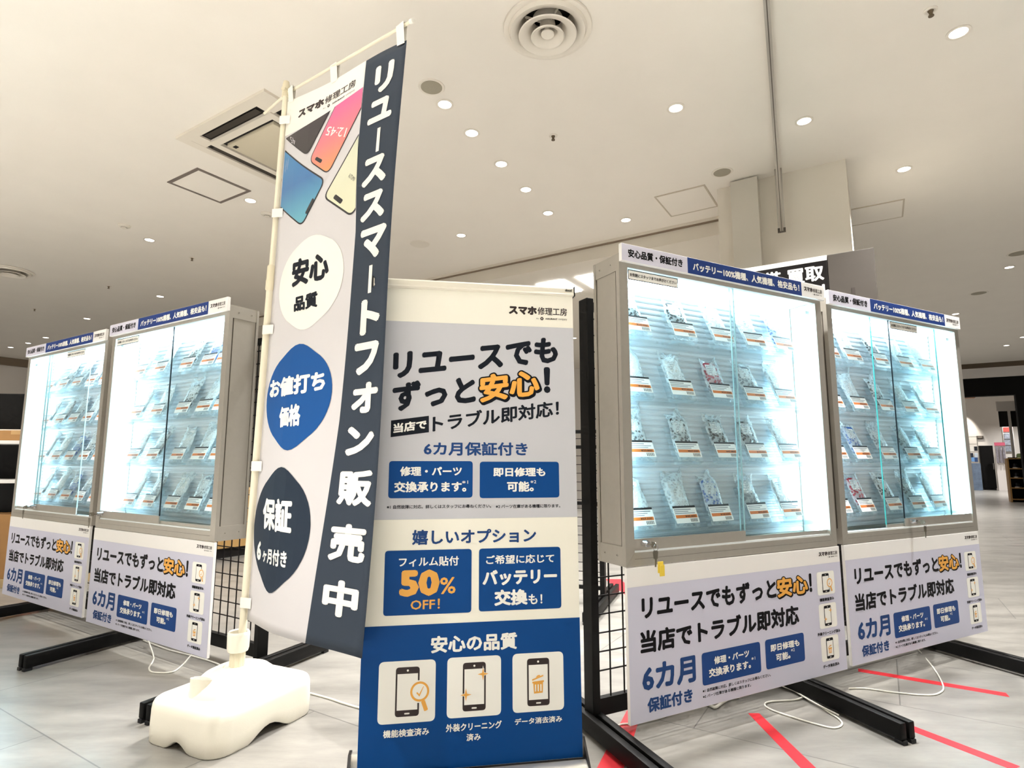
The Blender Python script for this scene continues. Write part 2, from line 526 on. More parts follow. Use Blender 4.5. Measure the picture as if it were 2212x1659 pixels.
for i, (x, y, lb) in enumerate(DL):
    if i == 0:
        dl0.location = (x, y, CZ); dl0['label'] = lb
    else:
        d = dup(dl0, (x, y, CZ), None, lb)
        if x > 2.0:
            for c in d.children:
                if c.type == 'LIGHT':
                    if 'right' not in CHILDREN:
                        CHILDREN['right'] = c.data.copy(); CHILDREN['right'].energy = LAMP_POWER['right']
                    c.data = CHILDREN['right']
        elif x > 1.5:
            for c in d.children:
                if c.type == 'LIGHT': c.data = c.data.copy(); c.data.energy = 45
# unseen downlights added to fill the stand, ceiling and hall with light
EXTRA = [(0.80, 2.21), (-1.6, 0.9), (-0.2, 0.6), (1.3, 0.9), (-2.8, 2.2), (2.9, 1.2), (-1.0, -0.7), (0.9, -0.7), (2.4, -0.5), (-2.6, -0.4), (-4.6, 3.6), (4.4, 3.0), (4.6, 1.0),
         (-0.6, 1.7), (0.55, 1.75), (-4.6, 1.4), (-6.5, 5.0), (6.5, 4.5), (11.5, 12.5), (8.0, 12.0), (14.0, 15.5)] + [(bp_(a, b)[0], bp_(a, b)[1]) for a in (-6.5, -4.5, -2.5, -0.5, 1.5, 3.5, 5.5) for b in (-1.2, -2.7)]
for x, y in EXTRA:
    d = dup(dl0, (x, y, CZ), None, 'unseen recessed downlight added for fill light')
    a_, b_ = Vector((x, y, 0)).dot(E1), Vector((x, y, 0)).dot(E2)
    zone = 'rack' if (x, y) == (0.80, 2.21) else 'walk_fill' if b_ < 0.2 else 'front' if b_ < 2.6 and abs(a_) < 3.6 else 'hall'  # rack: one strong unseen lamp added to whiten the floor there
    for c in d.children:
        if c.type == 'LIGHT' and zone != 'hall':
            if zone not in CHILDREN:
                CHILDREN[zone] = c.data.copy(); CHILDREN[zone].energy = LAMP_POWER[zone]
                if zone == 'walk_fill': CHILDREN[zone].spot_size = math.radians(84)
            c.data = CHILDREN[zone]

for a_, b_ in ((-2.2, 8.0), (-4.0, 8.2), (-3.0, 9.8)):  # unseen downlights added to brighten the wall behind the bulkhead
    d = dup(dl0, bp_(a_, b_, 2.846), None, 'unseen recessed downlight added for fill light')
    for c in d.children:
        if c.type == 'LIGHT': c.data = CHILDREN['right']
# ------------------------------------------------------------------ air diffusers
def diffuser(name, label, x, y):
    t = thing(name, label, 'air vent', (x, y, CZ), 0, 'round ceiling air diffusers')
    m = MB(); m.lathe([(0.208, 0.0), (0.216, -0.004), (0.214, -0.012), (0.196, -0.016), (0.19, -0.012), (0.182, -0.03), (0.15, -0.02), (0.125, 0.03), (0.118, 0.10)], 56, caps=False)
    m.build('outer_ring', M_fix, t, smooth=50)
    m = MB(); m.lathe([(0.142, -0.044), (0.137, -0.048), (0.1, -0.034), (0.075, 0.0), (0.07, 0.05), (0.073, 0.05), (0.08, 0.004), (0.105, -0.03), (0.142, -0.044)], 56, caps=False)
    m.build('middle_cone', M_fix, t, smooth=50)
    m = MB(); m.lathe([(0.082, -0.05), (0.078, -0.054), (0.058, -0.044), (0.036, -0.01), (0.033, 0.03), (0.036, 0.03), (0.041, -0.006), (0.062, -0.04), (0.082, -0.05)], 48, caps=False)
    m.build('inner_cone', M_fix, t, smooth=50)
    m = MB(); m.lathe([(0.0, -0.04), (0.03, -0.04), (0.033, -0.036), (0.03, -0.03), (0.009, -0.026), (0.008, 0.04)], 32)
    for k in range(4):
        a = PI*k/2 + 0.4
        m.bar((0, 0, 0.02), (0.12*math.cos(a), 0.12*math.sin(a), 0.02), 0.004, 0.012)
    m.build('centre_knob', M_fix, t, smooth=40)
    m = MB(); m.lathe([(0.147, 0.0), (0.147, 0.115), (0.0, 0.115)], 40, caps=False)
    m.build('duct', M_dark, t)
    return t
diffuser('air_diffuser', 'large round beige air diffuser in the ceiling at top centre', 0.172, 2.581)
diffuser('air_diffuser', 'distant round air diffuser cut by the left edge of the photo', -5.6, 6.25)

# ------------------------------------------------------------------ air conditioner cassette
t = thing('ceiling_air_conditioner', 'square beige ceiling air conditioner cassette behind the flag top', 'air conditioner', (-1.558, 3.69, CZ), BA)
m = MB()
def frame(mb, o, i, z0, z1, mi=0):
    mb.box(-o, o, -o, -i, z0, z1, mi); mb.box(-o, o, i, o, z0, z1, mi); mb.box(-o, -i, -i, i, z0, z1, mi); mb.box(i, o, -i, i, z0, z1, mi)
H = 0.466
frame(m, H, 0.40, -0.018, 0.0); frame(m, 0.325, 0.275, -0.026, 0.0)
for k in range(4):
    R = Matrix.Rotation(PI/2*k, 4, 'Z')
    m.box(0.3, 0.405, 0.3, 0.405, -0.017, 0, M=R)
m.build('panel_frame', mat('air_conditioner_plastic', '#e6ded0', 0.5), t)
m = MB()
frame(m, 0.402, 0.323, -0.006, 0.0)
frame(m, 0.276, 0.19, -0.006, 0.0)
m.build('air_slot_recess', M_dark, t)
for k in range(4):
    m = MB(); m.box(-0.27, 0.27, 0.345, 0.385, -0.016, -0.012, M=Matrix.Rotation(PI/2*k, 4, 'Z') @ Matrix.Translation((0, 0, 0)))
    m.build('louvre', mat('louvre_dark', '#3c3630', 0.5), t)
m = MB(); m.box(-0.245, 0.245, -0.245, 0.245, -0.032, -0.006, ch=0.005)
m.build('grille_panel', mat('grille_panel_beige', '#cfc5ae', 0.55), t, smooth=30)
m = MB(); m.box(-0.215, -0.18, -0.225, -0.20, -0.0335, -0.032)
m.build('latch', M_dark, t)

# ------------------------------------------------------------------ hatches, speakers, detectors, sprinklers
def hatch(label, c, frame_m, w=0.03):
    t = thing('access_hatch', label, 'ceiling hatch', (*(sum((Vector(p) for p in c), Vector((0, 0)))/4), CZ), 0, 'square ceiling access hatches')
    cc = sum((Vector(p) for p in c), Vector((0, 0)))/4
    q = [Vector(p)-cc for p in c]
    # squared up on the building grid
    u = ((q[1]-q[0]).length + (q[2]-q[3]).length)/4; v = ((q[3]-q[0]).length + (q[2]-q[1]).length)/4
    t.rotation_euler = (0, 0, BA)
    m = MB()
    m.box(-u, u, -v, -v+w, -0.006, 0); m.box(-u, u, v-w, v, -0.006, 0); m.box(-u, -u+w, -v+w, v-w, -0.006, 0); m.box(u-w, u, -v+w, v-w, -0.006, 0)
    m.build('frame', frame_m, t)
    m = MB(); m.box(-u+w, u-w, -v+w, v-w, -0.004, 0)
    m.build('panel', M_ceil, t)
hatch('ceiling access hatch with a dark grey-brown frame left of the flag', [(-2.601, 4.153), (-2.257, 3.936), (-2.069, 4.319), (-2.414, 4.543)], mat('hatch_frame_dark', '#7d726a', 0.5), 0.024)
hatch('ceiling access hatch with a pale frame left of the column', [(1.158, 4.39), (1.497, 4.187), (1.691, 4.593), (1.345, 4.788)], mat('hatch_frame_pale', '#c2b7a5', 0.5), 0.012)
hatch('ceiling access hatch with a pale frame right of the column', [(2.852, 4.634), (3.183, 4.417), (3.363, 4.801), (3.013, 4.982)], MATS['hatch_frame_pale'], 0.012)

def speaker(label, x, y, face, r=0.076):
    t = thing('ceiling_speaker', label, 'speaker', (x, y, CZ), 0, 'round ceiling speakers')
    m = MB(); m.lathe([(r*0.78, -0.003), (r*0.97, -0.004), (r, -0.001), (r, 0)], 32, caps=False); m.build('rim', M_fix, t, smooth=40)
    m = MB(); m.lathe([(0, -0.0045), (r*0.79, -0.0045), (r*0.79, 0)], 32); m.build('grille', face, t)
    return t
speaker('round ceiling speaker with a grey-olive grille right of the flag top', -0.458, 3.035, M_speak)
speaker('round ceiling speaker with an olive grille above the pale hatch left of the column', 1.538, 4.008, M_speak)
speaker('flat white round ceiling disc above the roll-up banner', -0.901, 5.433, M_fix, 0.097)
speaker('distant round ceiling disc right of the dark signboard', 5.863, 7.072, M_speak, 0.1)
speaker('round ceiling disc cut by the right edge of the photo', 5.146, 5.666, M_speak, 0.1)

def sprinkler(label, x, y):
    t = thing('sprinkler', label, 'sprinkler', (x, y, CZ), 0, 'ceiling sprinkler heads')
    m = MB(); m.lathe([(0.028, 0), (0.028, -0.003), (0.02, -0.006), (0.016, -0.004)], 20); m.build('escutcheon', M_fix, t, smooth=40)
    m = MB(); m.lathe([(0.0, -0.032), (0.012, -0.032), (0.012, -0.028), (0.006, -0.026), (0.009, -0.012), (0.013, -0.004)], 14); m.build('head', mat('sprinkler_bronze', '#6d5f4c', 0.4, 0.6), t, smooth=40)
for x, y, lb in [(0.266, 3.529, 'small dark sprinkler head below the big air diffuser, centre of ceiling'), (1.962, 2.466, 'dark sprinkler head at the top right beside the corner downlight'),
                 (-3.343, 5.832, 'tiny sprinkler head left of the flag, beyond the first smoke detector'), (-4.898, 6.824, 'tiny sprinkler head above the left showcase nearest the flag'),
                 (-6.667, 7.891, 'tiny distant sprinkler head above the far left showcase')]:
    sprinkler(lb, x, y)
def smoke(label, x, y):
    t = thing('smoke_detector', label, 'smoke detector', (x, y, CZ), 0, 'ceiling smoke detectors')
    m = MB(); m.lathe([(0.052, 0), (0.052, -0.008), (0.044, -0.014), (0.03, -0.016)], 24); m.build('base', M_fix, t, smooth=40)
    m = MB(); m.lathe([(0.0, -0.03), (0.018, -0.03), (0.022, -0.026), (0.022, -0.016)], 20, 0); m.lathe([(0.0235, -0.022), (0.0235, -0.02)], 20, 1); m.build('sensor', [M_fix, M_dark], t, smooth=40)
smoke('white smoke detector on the ceiling at far left', -3.497, 4.992)
smoke('smoke detector half behind the flag pole', -2.103, 4.741)

# hanging glass smoke barrier with aluminium rail, seen edge on
t = thing('smoke_barrier', 'hanging clear glass smoke barrier with aluminium rails ending at the column', 'glass barrier', (1.93, 3.97, CZ), math.radians(-116.0))
m = MB(); m.box(0, 5.2, -0.004, 0.004, -0.46, -0.03)
m.build('glass_pane', M_glass, t)
m = MB(); m.box(0, 5.2, -0.011, 0.011, -0.475, -0.45); m.box(0, 5.2, -0.002, 0.002, -0.4755, -0.475, 1)
m.build('bottom_rail', [M_alu, M_alu_d], t)
m = MB(); m.box(0, 5.2, -0.012, 0.012, -0.03, 0)
m.build('top_rail', M_alu, t)
m = MB(); m.box(0.0, 0.02, -0.024, -0.004, -0.45, 0); m.box(0.0, 0.02, 0.004, 0.024, -0.45, 0); m.box(0, 0.024, -0.026, 0.026, -0.478, -0.45, 1)
m.build('end_post', [M_alu, M_alu_d], t)

# ------------------------------------------------------------------ black signboard behind the right showcases
# plane parallel to the bulkhead; top edge 2.12 m
t = thing('purchase_signboard', 'tall black signboard with white lettering and grey panel in front of the column', 'signboard', (1.464, 3.586, 0), BA)
m = MB(); m.box(-0.25, 0.486, 0, 0.05, 0.0, 2.12, 0, 0.003)
m.build('black_panel', mat('sign_black', '#0f0b0a', 0.6, spec=0.2), t)
m = MB(); m.box(0.488, 0.726, 0, 0.05, 0.0, 2.12, 0, 0.003); m.box(0.60, 0.618, -0.003, 0, 1.86, 1.9, 1)
m.build('grey_panel', [mat('sign_grey', '#453f39', 0.55, noise=0.06, nscale=10), mat('sign_grey_mark', '#372f2a', 0.6)], t)
p = Print()
p.rect(0.0, 0.0, 0.486, 0.030, 0)
p.text('携帯 買取', (0.03, 0.052, 0.465, 0.148), 0, 2, 0.022)
p.text('査定無料', (0.05, 0.175, 0.478, 0.275), 0, 2, 0.022)
p.build('white_lettering', lambda x, y, l: Vector((x, -0.0006*l, 2.12-y)), [M_white_ink], t)

# light panels in the store ceiling behind the banner
for i, (a, b) in enumerate(((-2.93, 5.66), (-2.45, 5.66))):
    t = MB(); t.box(a-0.16, a+0.16, b-0.24, b+0.24, 2.835, 2.845, M=MBUILD)
    tag(t.build('ceiling_light_panel', M_panel), ['left bright white light panel seen over the roll-up banner', 'right bright white light panel seen over the roll-up banner'][i], 'ceiling light', 'store light panels')

# ================================================================== showcases on their racks
TH_R = 0.48069; OR_ = Vector((0.36339, 1.90339, 0))      # right rack: front plane origin and heading
TH_L = -0.55354; OL_ = Vector((-2.17335, 3.09602, 0))    # left rack
def at(side, s, back=0.0, z=0.0):
    o, th = (OR_, TH_R) if side == 'R' else (OL_, TH_L)
    return o + Vector((math.cos(th)*s - math.sin(th)*back, math.sin(th)*s + math.cos(th)*back, z))
CW, CD, Z0, Z1 = 1.066, 0.145, 0.560, 1.600              # showcase width, depth, underside, top
ZG0, ZG1 = 0.605, 1.562                                   # glazed opening
SHELF_Z = [1.320, 1.102, 0.879, 0.650]

def showcase(name, label, loc, th, tube_x, doorA, doorB, lockx, keyname, sticker, lock_low, edge_mats):
    """doorA = front sliding door (x0,x1), doorB = rear one"""
    t = thing(name, label, 'display cabinet', loc, th, 'glazed phone showcases')
    hz = lambda z: z - Z0
    # back with corrugated slats
    m = MB()
    n = 46; prof = []
    for k in range(n):
        z = hz(ZG0) + (Z1-0.03-ZG0)*k/n; dz = (Z1-0.03-ZG0)/n
        prof += [(CD-0.012, z), (CD-0.0175, z+dz*0.18), (CD-0.0175, z+dz*0.62), (CD-0.012, z+dz*0.82)]
    for i in range(len(prof)-1):
        (y0, a), (y1, b) = prof[i], prof[i+1]
        m.add([(0.03, y0, a), (CW-0.03, y0, a), (CW-0.03, y1, b), (0.03, y1, b)], [(0, 1, 2, 3)])
    m.build('slatwall', M_slat, t, fix=False)
    m = MB(); m.box(0.002, CW-0.002, CD-0.010, CD, 0.0, Z1-Z0-0.001)
    m.build('back_panel', M_alu, t)
    # sides: recessed sheet between riveted top and bottom rails
    for sx in (0, 1):
        X = (lambda a: a) if sx == 0 else (lambda a: CW-a)
        m = MB()
        def bx(a, b, *r, **k): m.box(min(X(a), X(b)), max(X(a), X(b)), *r, **k)
        bx(0.0, 0.012, 0.018, CD-0.01, 0.0, 0.062, 0)
        bx(0.0, 0.012, 0.018, CD-0.01, Z1-Z0-0.058, Z1-Z0, 0)
        bx(0.004, 0.010, 0.026, CD-0.012, 0.062, Z1-Z0-0.058, 0)
        bx(0.006, 0.011, 0.018, 0.0265, 0.062, Z1-Z0-0.058, 1)
        bx(0.006, 0.011, CD-0.017, CD-0.010, 0.062, Z1-Z0-0.058, 1)
        bx(-0.002, 0.012, CD-0.010, CD+0.001, 0.0, Z1-Z0, 0)
        for z in (0.032, Z1-Z0-0.03):
            for y in (0.045, CD-0.035):
                c = X(-0.0005)
                m.tube([(X(0.002), y, z), (X(-0.0015), y, z)], 0.0045, 10, 0)
                m.tube([(X(-0.0012), y, z), (X(-0.0019), y, z)], 0.002, 6, 1)
        m.build('side_panel', [M_alu, M_alu_d], t)
        m = MB(); bx(0.0122, 0.016, 0.02, CD-0.0125, hz(ZG0), hz(ZG1))
        m.build('side_lining', M_inner, t)
    m = MB(); m.box(0.0125, CW-0.0125, 0.018, CD-0.0105, Z1-Z0-0.02, Z1-Z0); m.build('top_panel', M_alu, t)
    m = MB(); m.box(0.0165, CW-0.0165, 0.02, CD-0.0125, Z1-Z0-0.034, Z1-Z0-0.0205); m.build('ceiling_lining', M_inner, t)
    m = MB(); m.box(0.0125, CW-0.0125, 0.018, CD-0.0105, 0.0, 0.035); m.build('bottom_panel', M_alu, t)
    # mitred front frame
    m = MB()
    f = 0.036; hb = 0.042; ht = 0.045; T = Z1-Z0
    def mem(poly): m.prism(poly, 0.0, 0.018, 'y')
    mem([(0, 0), (f, hb), (f, T-ht), (0, T)]); mem([(CW, 0), (CW, T), (CW-f, T-ht), (CW-f, hb)])
    mem([(0.0006, 0), (CW-0.0006, 0), (CW-f-0.0004, hb), (f+0.0004, hb)]); mem([(0, T), (f, T-ht), (CW-f, T-ht), (CW, T)])
    m.box(f, CW-f, 0.0, 0.004, hb*0.52, hb*0.55, 1)
    m.build('front_frame', [M_alu, M_alu_d], t)
    m = MB(); m.box(f, CW-f, 0.004, 0.024, hb, hb+0.006); m.build('door_track', mat('track_white', '#e8eef0', 0.35), t)
    # sliding doors
    zb = hb+0.0065; zt = T-ht-0.001
    for (x0, x1), y, low, edge_m in ((doorA, 0.0065, lock_low, edge_mats[0]), (doorB, 0.0135, 0.014, edge_mats[1])):
        m = MB(); m.box(x0, x1, y, y+0.004, zb+low, zt)
        g = m.build('glass_door', M_glass, t)
        m = MB(); m.box(x0, x1, y-0.001, y+0.0045, zb, zb+low)
        m.build('door_rail', M_alu, g)
        if x0 > 0.06:
            m = MB(); m.box(x0-0.0012, x0+0.0008, y-0.0006, y+0.0046, zb+low, zt); m.build('edge_trim', edge_m, g)
        if x1 < CW-0.06:
            m = MB(); m.box(x1-0.0008, x1+0.0014, y-0.0006, y+0.0046, zb+low, zt); m.build('edge_trim', edge_m, g)
        if y < 0.01 and sticker is not None:
            p = Print()
            sx0, sx1 = sticker
            zz = T-ht-0.004
            p.rrect(sx0, 0, sx1, 0.036, 0.002, 1, 1); p.rrect(sx0+0.003, 0.003, sx1-0.003, 0.033, 0.001, 0, 2)
            p.text('お気軽にスタッフまでお声がけください', (sx0+0.008, 0.0115, sx1-0.008, 0.0245), 1, 3, 0.015)
            p.build('notice_sticker', lambda x, yy, l: Vector((x, y-0.0006*l, zz-yy)), [M_white_ink, M_black_ink], g)
    # shelves: clear acrylic strips with a turned-up lip
    for z in SHELF_Z:
        zz = hz(z)
        m = MB(); m.prism([(0.038, zz), (CD-0.018, zz), (CD-0.018, zz-0.004), (0.034, zz-0.004), (0.034, zz+0.012), (0.038, zz+0.012)], 0.0175, CW-0.0175, 'x')
        m.build('shelf', M_acryl, t)
    # led tube in its holders
    m = MB(); m.tube([(tube_x, 0.040, hz(ZG0)+0.012), (tube_x, 0.040, hz(ZG1)-0.05)], 0.0105, 8)
    m.build('light_tube', M_tube, t, smooth=40)
    ox = CW - tube_x
    m = MB(); m.tube([(ox, 0.040, hz(ZG0)+0.012), (ox, 0.040, hz(ZG1)-0.05)], 0.0105, 8)
    m.build('light_tube', M_tube_fill, t, smooth=40)  # weaker hidden tube added to fill the darker side
    for xx in (tube_x, ox):
        for z in (hz(ZG0)-0.004, hz(ZG1)-0.05):
            m = MB(); m.box(xx-0.013, xx+0.013, 0.028, 0.056, z, z+0.016, ch=0.002); m.build('lamp_holder', M_inner, t)
    m = MB(); m.box(0.05, CW-0.05, 0.085, 0.120, hz(ZG1)-0.006, hz(ZG1)+0.003)
    m.build('fill_bar', M_fillbar, t)  # bar added as fill light for the slatwall and shelves
    # barrel lock clamped on the rail of the front door
    m = MB()
    lz = zb+0.022
    m.tube([(lockx, 0.003, lz), (lockx, -0.02, lz)], 0.010, 16)
    m.tube([(lockx, -0.02, lz), (lockx, -0.024, lz)], 0.0085, 16)
    m.build('lock', M_chrome, t, smooth=40)
    # the key left in the lock
    kt = thing('key', keyname, 'key', t.matrix_basis @ Vector((lockx, -0.025, lz)), th, 'keys left in the showcase locks')
    kt.location = loc + Matrix.Rotation(th, 3, 'Z') @ Vector((lockx, -0.0245, lz))
    m = MB()
    m.box(-0.001, 0.001, -0.012, 0.0, -0.003, 0.003)
    m.prism([(-0.012, -0.009), (-0.030, -0.009), (-0.033, -0.005), (-0.033, 0.006), (-0.029, 0.010), (-0.013, 0.010)], -0.001, 0.001, 'x')
    m.build('key_in_lock', M_key, kt)
    m = MB(); m.tube([(0.0015+0.009*math.sin(2*PI*k/16), -0.03, -0.008+0.010*math.cos(2*PI*k/16)) for k in range(17)], 0.0008, 6)
    m.build('ring', M_chrome, kt)
    m = MB(); m.prism([(-0.009, -0.040), (0.007, -0.042), (0.010, -0.020), (0.006, -0.016), (-0.008, -0.016), (-0.011, -0.022)], -0.031, -0.029, 'y')
    m.prism([(-0.004, -0.066), (0.001, -0.066), (0.004, -0.042), (-0.004, -0.040)], -0.031, -0.029, 'y')
    m.build('spare_key', M_key, kt)
    return t, kt

locB = at('R', 0.0, 0.0, Z0+0.005)
locC = at('R', 1.125, 0.014, Z0+0.003)
locA = at('L', 0.0, 0.0, Z0-0.003)
locD = at('L', -1.162, 0.022, Z0-0.005)
scB, keyB = showcase('phone_showcase', 'large lit glass showcase of bagged phones right of the roll-up banner', locB, TH_R, 1.018, (0.037, 0.553), (0.541, 1.029), 0.075,
         'key with yellow tag hanging in the lock of the showcase right of the roll-up banner', (0.042, 0.27), 0.036, (M_gedge_l, M_gedge_l))
scC, keyC = showcase('phone_showcase', 'lit glass showcase of bagged phones at far right, doors slid apart', locC, TH_R, 1.018, (0.465, 1.029), (0.335, 0.87), 0.50,
         'key hanging in the lock of the far right showcase', (0.475, 0.70), 0.036, (M_gedge_d, M_gedge))
scA, keyA = showcase('phone_showcase', 'lit glass showcase of bagged phones left of the flag', locA, TH_L, 0.048, (0.037, 0.60), (0.585, 1.029), 0.06,
         'key hanging in the lock of the showcase left of the flag', (0.042, 0.27), 0.036, (M_gedge_d, M_gedge_d))
scD, keyD = showcase('phone_showcase', 'lit glass showcase of bagged phones at far left of the photo', locD, TH_L, 0.048, (0.30, 0.86), (0.037, 0.32), 0.34,
         'key hanging in the lock of the far left showcase', (0.55, 0.78), 0.036, (M_gedge_l, M_gedge_l))
m = MB(); m.box(0.004, 0.026, -0.036, -0.032, -0.085, -0.05, ch=0.0015); m.box(0.008, 0.028, -0.039, -0.036, -0.095, -0.06, ch=0.0015)
m.build('yellow_tag', mat('yellow_tag', '#f2d24a', 0.4), keyB)['label'] = 'yellow plastic key tag'

# ------------------------------------------------------------------ header signs and lower sign boards
def header_sign(label, loc, th, w):
    t = thing('header_sign', label, 'sign', loc, th, 'header signs on the showcases')
    m = MB(); m.box(-0.001, w, -0.016, -0.001, 0, 0.062, 0, 0.0012)
    m.build('board', M_board, t)
    k = w/1.066
    mp = lambda x, y, l: Vector((x*k, -0.016-0.0004*l, 0.062-y))
    p = Print(); p.rect(0.0, 0.0012, 0.2965, 0.0608, 0, 1); p.rect(0.0, 0.0012, 0.001, 0.0608, 0)
    p.text('安心品質・保証付き', [(0.027, 0.017), (0.027, 0.046), (0.272, 0.015), (0.272, 0.044)], 1, 2, 0.03)
    p.build('quality_strip', mp, [mat('header_grey', '#dcdaea', 0.45), M_black_ink], t)
    p = Print(); p.rect(0.2965, 0.0012, 0.920, 0.0608, 0, 1)
    p.text('バッテリー100%機種、人気機種、格安品も！', [(0.322, 0.017), (0.322, 0.047), (0.905, 0.015), (0.905, 0.045)], 1, 2, 0.03)
    p.build('offer_strip', mp, [M_headblue_ink, M_white_ink], t)
    p = Print(); logo(p, 0.937, 0.018, 1.050, 0.036, 0, 0, 1)
    p.build('shop_logo', mp, [M_brown_ink], t)
    return t

def logo(p, x0, y0, x1, y1, ma, mb, l, dy=0.0):
    """heavy katakana, lighter kanji and the small company line; dy = rise of the right end"""
    w = x1-x0; h = y1-y0; xm = x0+w*0.475
    a = lambda x: (x-x0)/w*dy
    q = lambda xa, xb, ya, yb: [(xa, ya+a(xa)), (xa, yb+a(xa)), (xb, ya+a(xb)), (xb, yb+a(xb))]
    p.text('スマホ', q(x0, xm-w*0.01, y0, y1), ma, l, 0.05)
    p.text('修理工房', q(xm+w*0.01, x1, y0, y1), ma, l, 0.012)
    yb = y1 + h*0.33; hh = h*0.26
    c = x0+w*0.56
    for k in range(6):
        t = PI*k/3
        p.disc(c+hh*0.55*math.cos(t), yb+a(c)+hh*0.5+hh*0.55*math.sin(t), hh*0.34, ma, l, 8)
    p.text('An', q(c-w*0.10, c-w*0.055, yb+hh*0.15, yb+hh*0.85), mb, l, 0.0)
    p.text('ASSURANT', q(c+w*0.06, c+w*0.27, yb+hh*0.1, yb+hh*0.9), mb, l, 0.03)
    p.text('company', q(c+w*0.29, x1, yb+hh*0.1, yb+hh*1.15), mb, l, 0.0)

def phone_icon(p, cx, cy, w, h, black, white, orange, kind, l=2):
    """pictogram of a handset: kind 0 magnifier, 1 sparkles, 2 bin"""
    p.rrect(cx-w/2, cy-h/2, cx+w/2, cy+h/2, w*0.14, black, l)
    p.rect(cx-w*0.43, cy-h*0.365, cx+w*0.43, cy+h*0.37, white, l+1)
    p.disc(cx, cy-h*0.43, w*0.045, white, l+1, 12)
    p.rrect(cx-w*0.11, cy+h*0.425, cx+w*0.11, cy+h*0.455, w*0.03, white, l+1)
    if kind == 0:
        gx, gy, r = cx+w*0.52, cy+h*0.01, w*0.40
        p.disc(gx, gy, r*1.13, white, l+2, 32)
        p.ring(gx, gy, r*0.78, r, orange, l+3)
        d = Vector((0.35, 0.94)).normalized(); nrm = Vector((-d.y, d.x))
        for ww, mt, ll, e0, e1 in ((0.14, white, l+2, 0.95, 2.12), (0.085, orange, l+3, 0.98, 2.05)):
            A = Vector((gx, gy))+d*r*e0; B = Vector((gx, gy))+d*r*e1
            p.rquad([tuple(A-nrm*w*ww), tuple(B-nrm*w*ww), tuple(B+nrm*w*ww), tuple(A+nrm*w*ww)], w*0.05, mt, ll)
        p.poly([(gx-r*0.38, gy+r*0.12), (gx-r*0.24, gy+r*0.05), (gx-r*0.06, gy+r*0.26), (gx+r*0.38, gy-r*0.52), (gx+r*0.42, gy-r*0.48), (gx-r*0.02, gy+r*0.5)], orange, l+3)
    elif kind == 1:
        for sx, sy, r in ((cx+w*0.38, cy-h*0.25, w*0.24), (cx-w*0.36, cy+h*0.16, w*0.24)):
            for rr, mt, ll in ((r*1.35, white, l+2), (r, orange, l+3)):
                pts = []
                for k in range(8):
                    a = PI*k/4; q = rr if k % 2 == 0 else rr*0.26
                    pts.append((sx+q*math.cos(a), sy+q*1.08*math.sin(a)))
                p.poly(pts, mt, ll)
    else:
        x, y = cx, cy+h*0.04
        p.poly([(x-w*0.27, y-h*0.05), (x+w*0.25, y-h*0.07), (x+w*0.25, y-h*0.035), (x-w*0.27, y-h*0.015)], orange, l+2)
        p.poly([(x-w*0.23, y-h*0.02), (x+w*0.21, y-h*0.04), (x+w*0.19, y+h*0.19), (x-w*0.20, y+h*0.20)], orange, l+2)
        for k in (-0.13, -0.01, 0.11):
            p.rect(x+w*k-w*0.028, y+h*0.01, x+w*k+w*0.028, y+h*0.155, white, l+3)
        p.poly([(x-w*0.28, y-h*0.10), (x+w*0.22, y-h*0.185), (x+w*0.225, y-h*0.155), (x-w*0.275, y-h*0.07)], orange, l+2)
        p.poly([(x-w*0.12, y-h*0.13), (x-w*0.05, y-h*0.175), (x+w*0.05, y-h*0.19), (x+w*0.09, y-h*0.165)], orange, l+2)

FN1 = '※1 自然故障に対応。詳しくはスタッフにお尋ねください。'
FN2 = '※2 パーツ在庫がある機種に限ります。'
def anshin(p, q, black, orange, l, sh):
    """orange word with a black outline and drop edge"""
    for k in range(4): p.text('安心', q, black, l, 0.085, (sh*k/3, sh*0.9*k/3))
    p.text('安心', q, orange, l+1, 0.03)

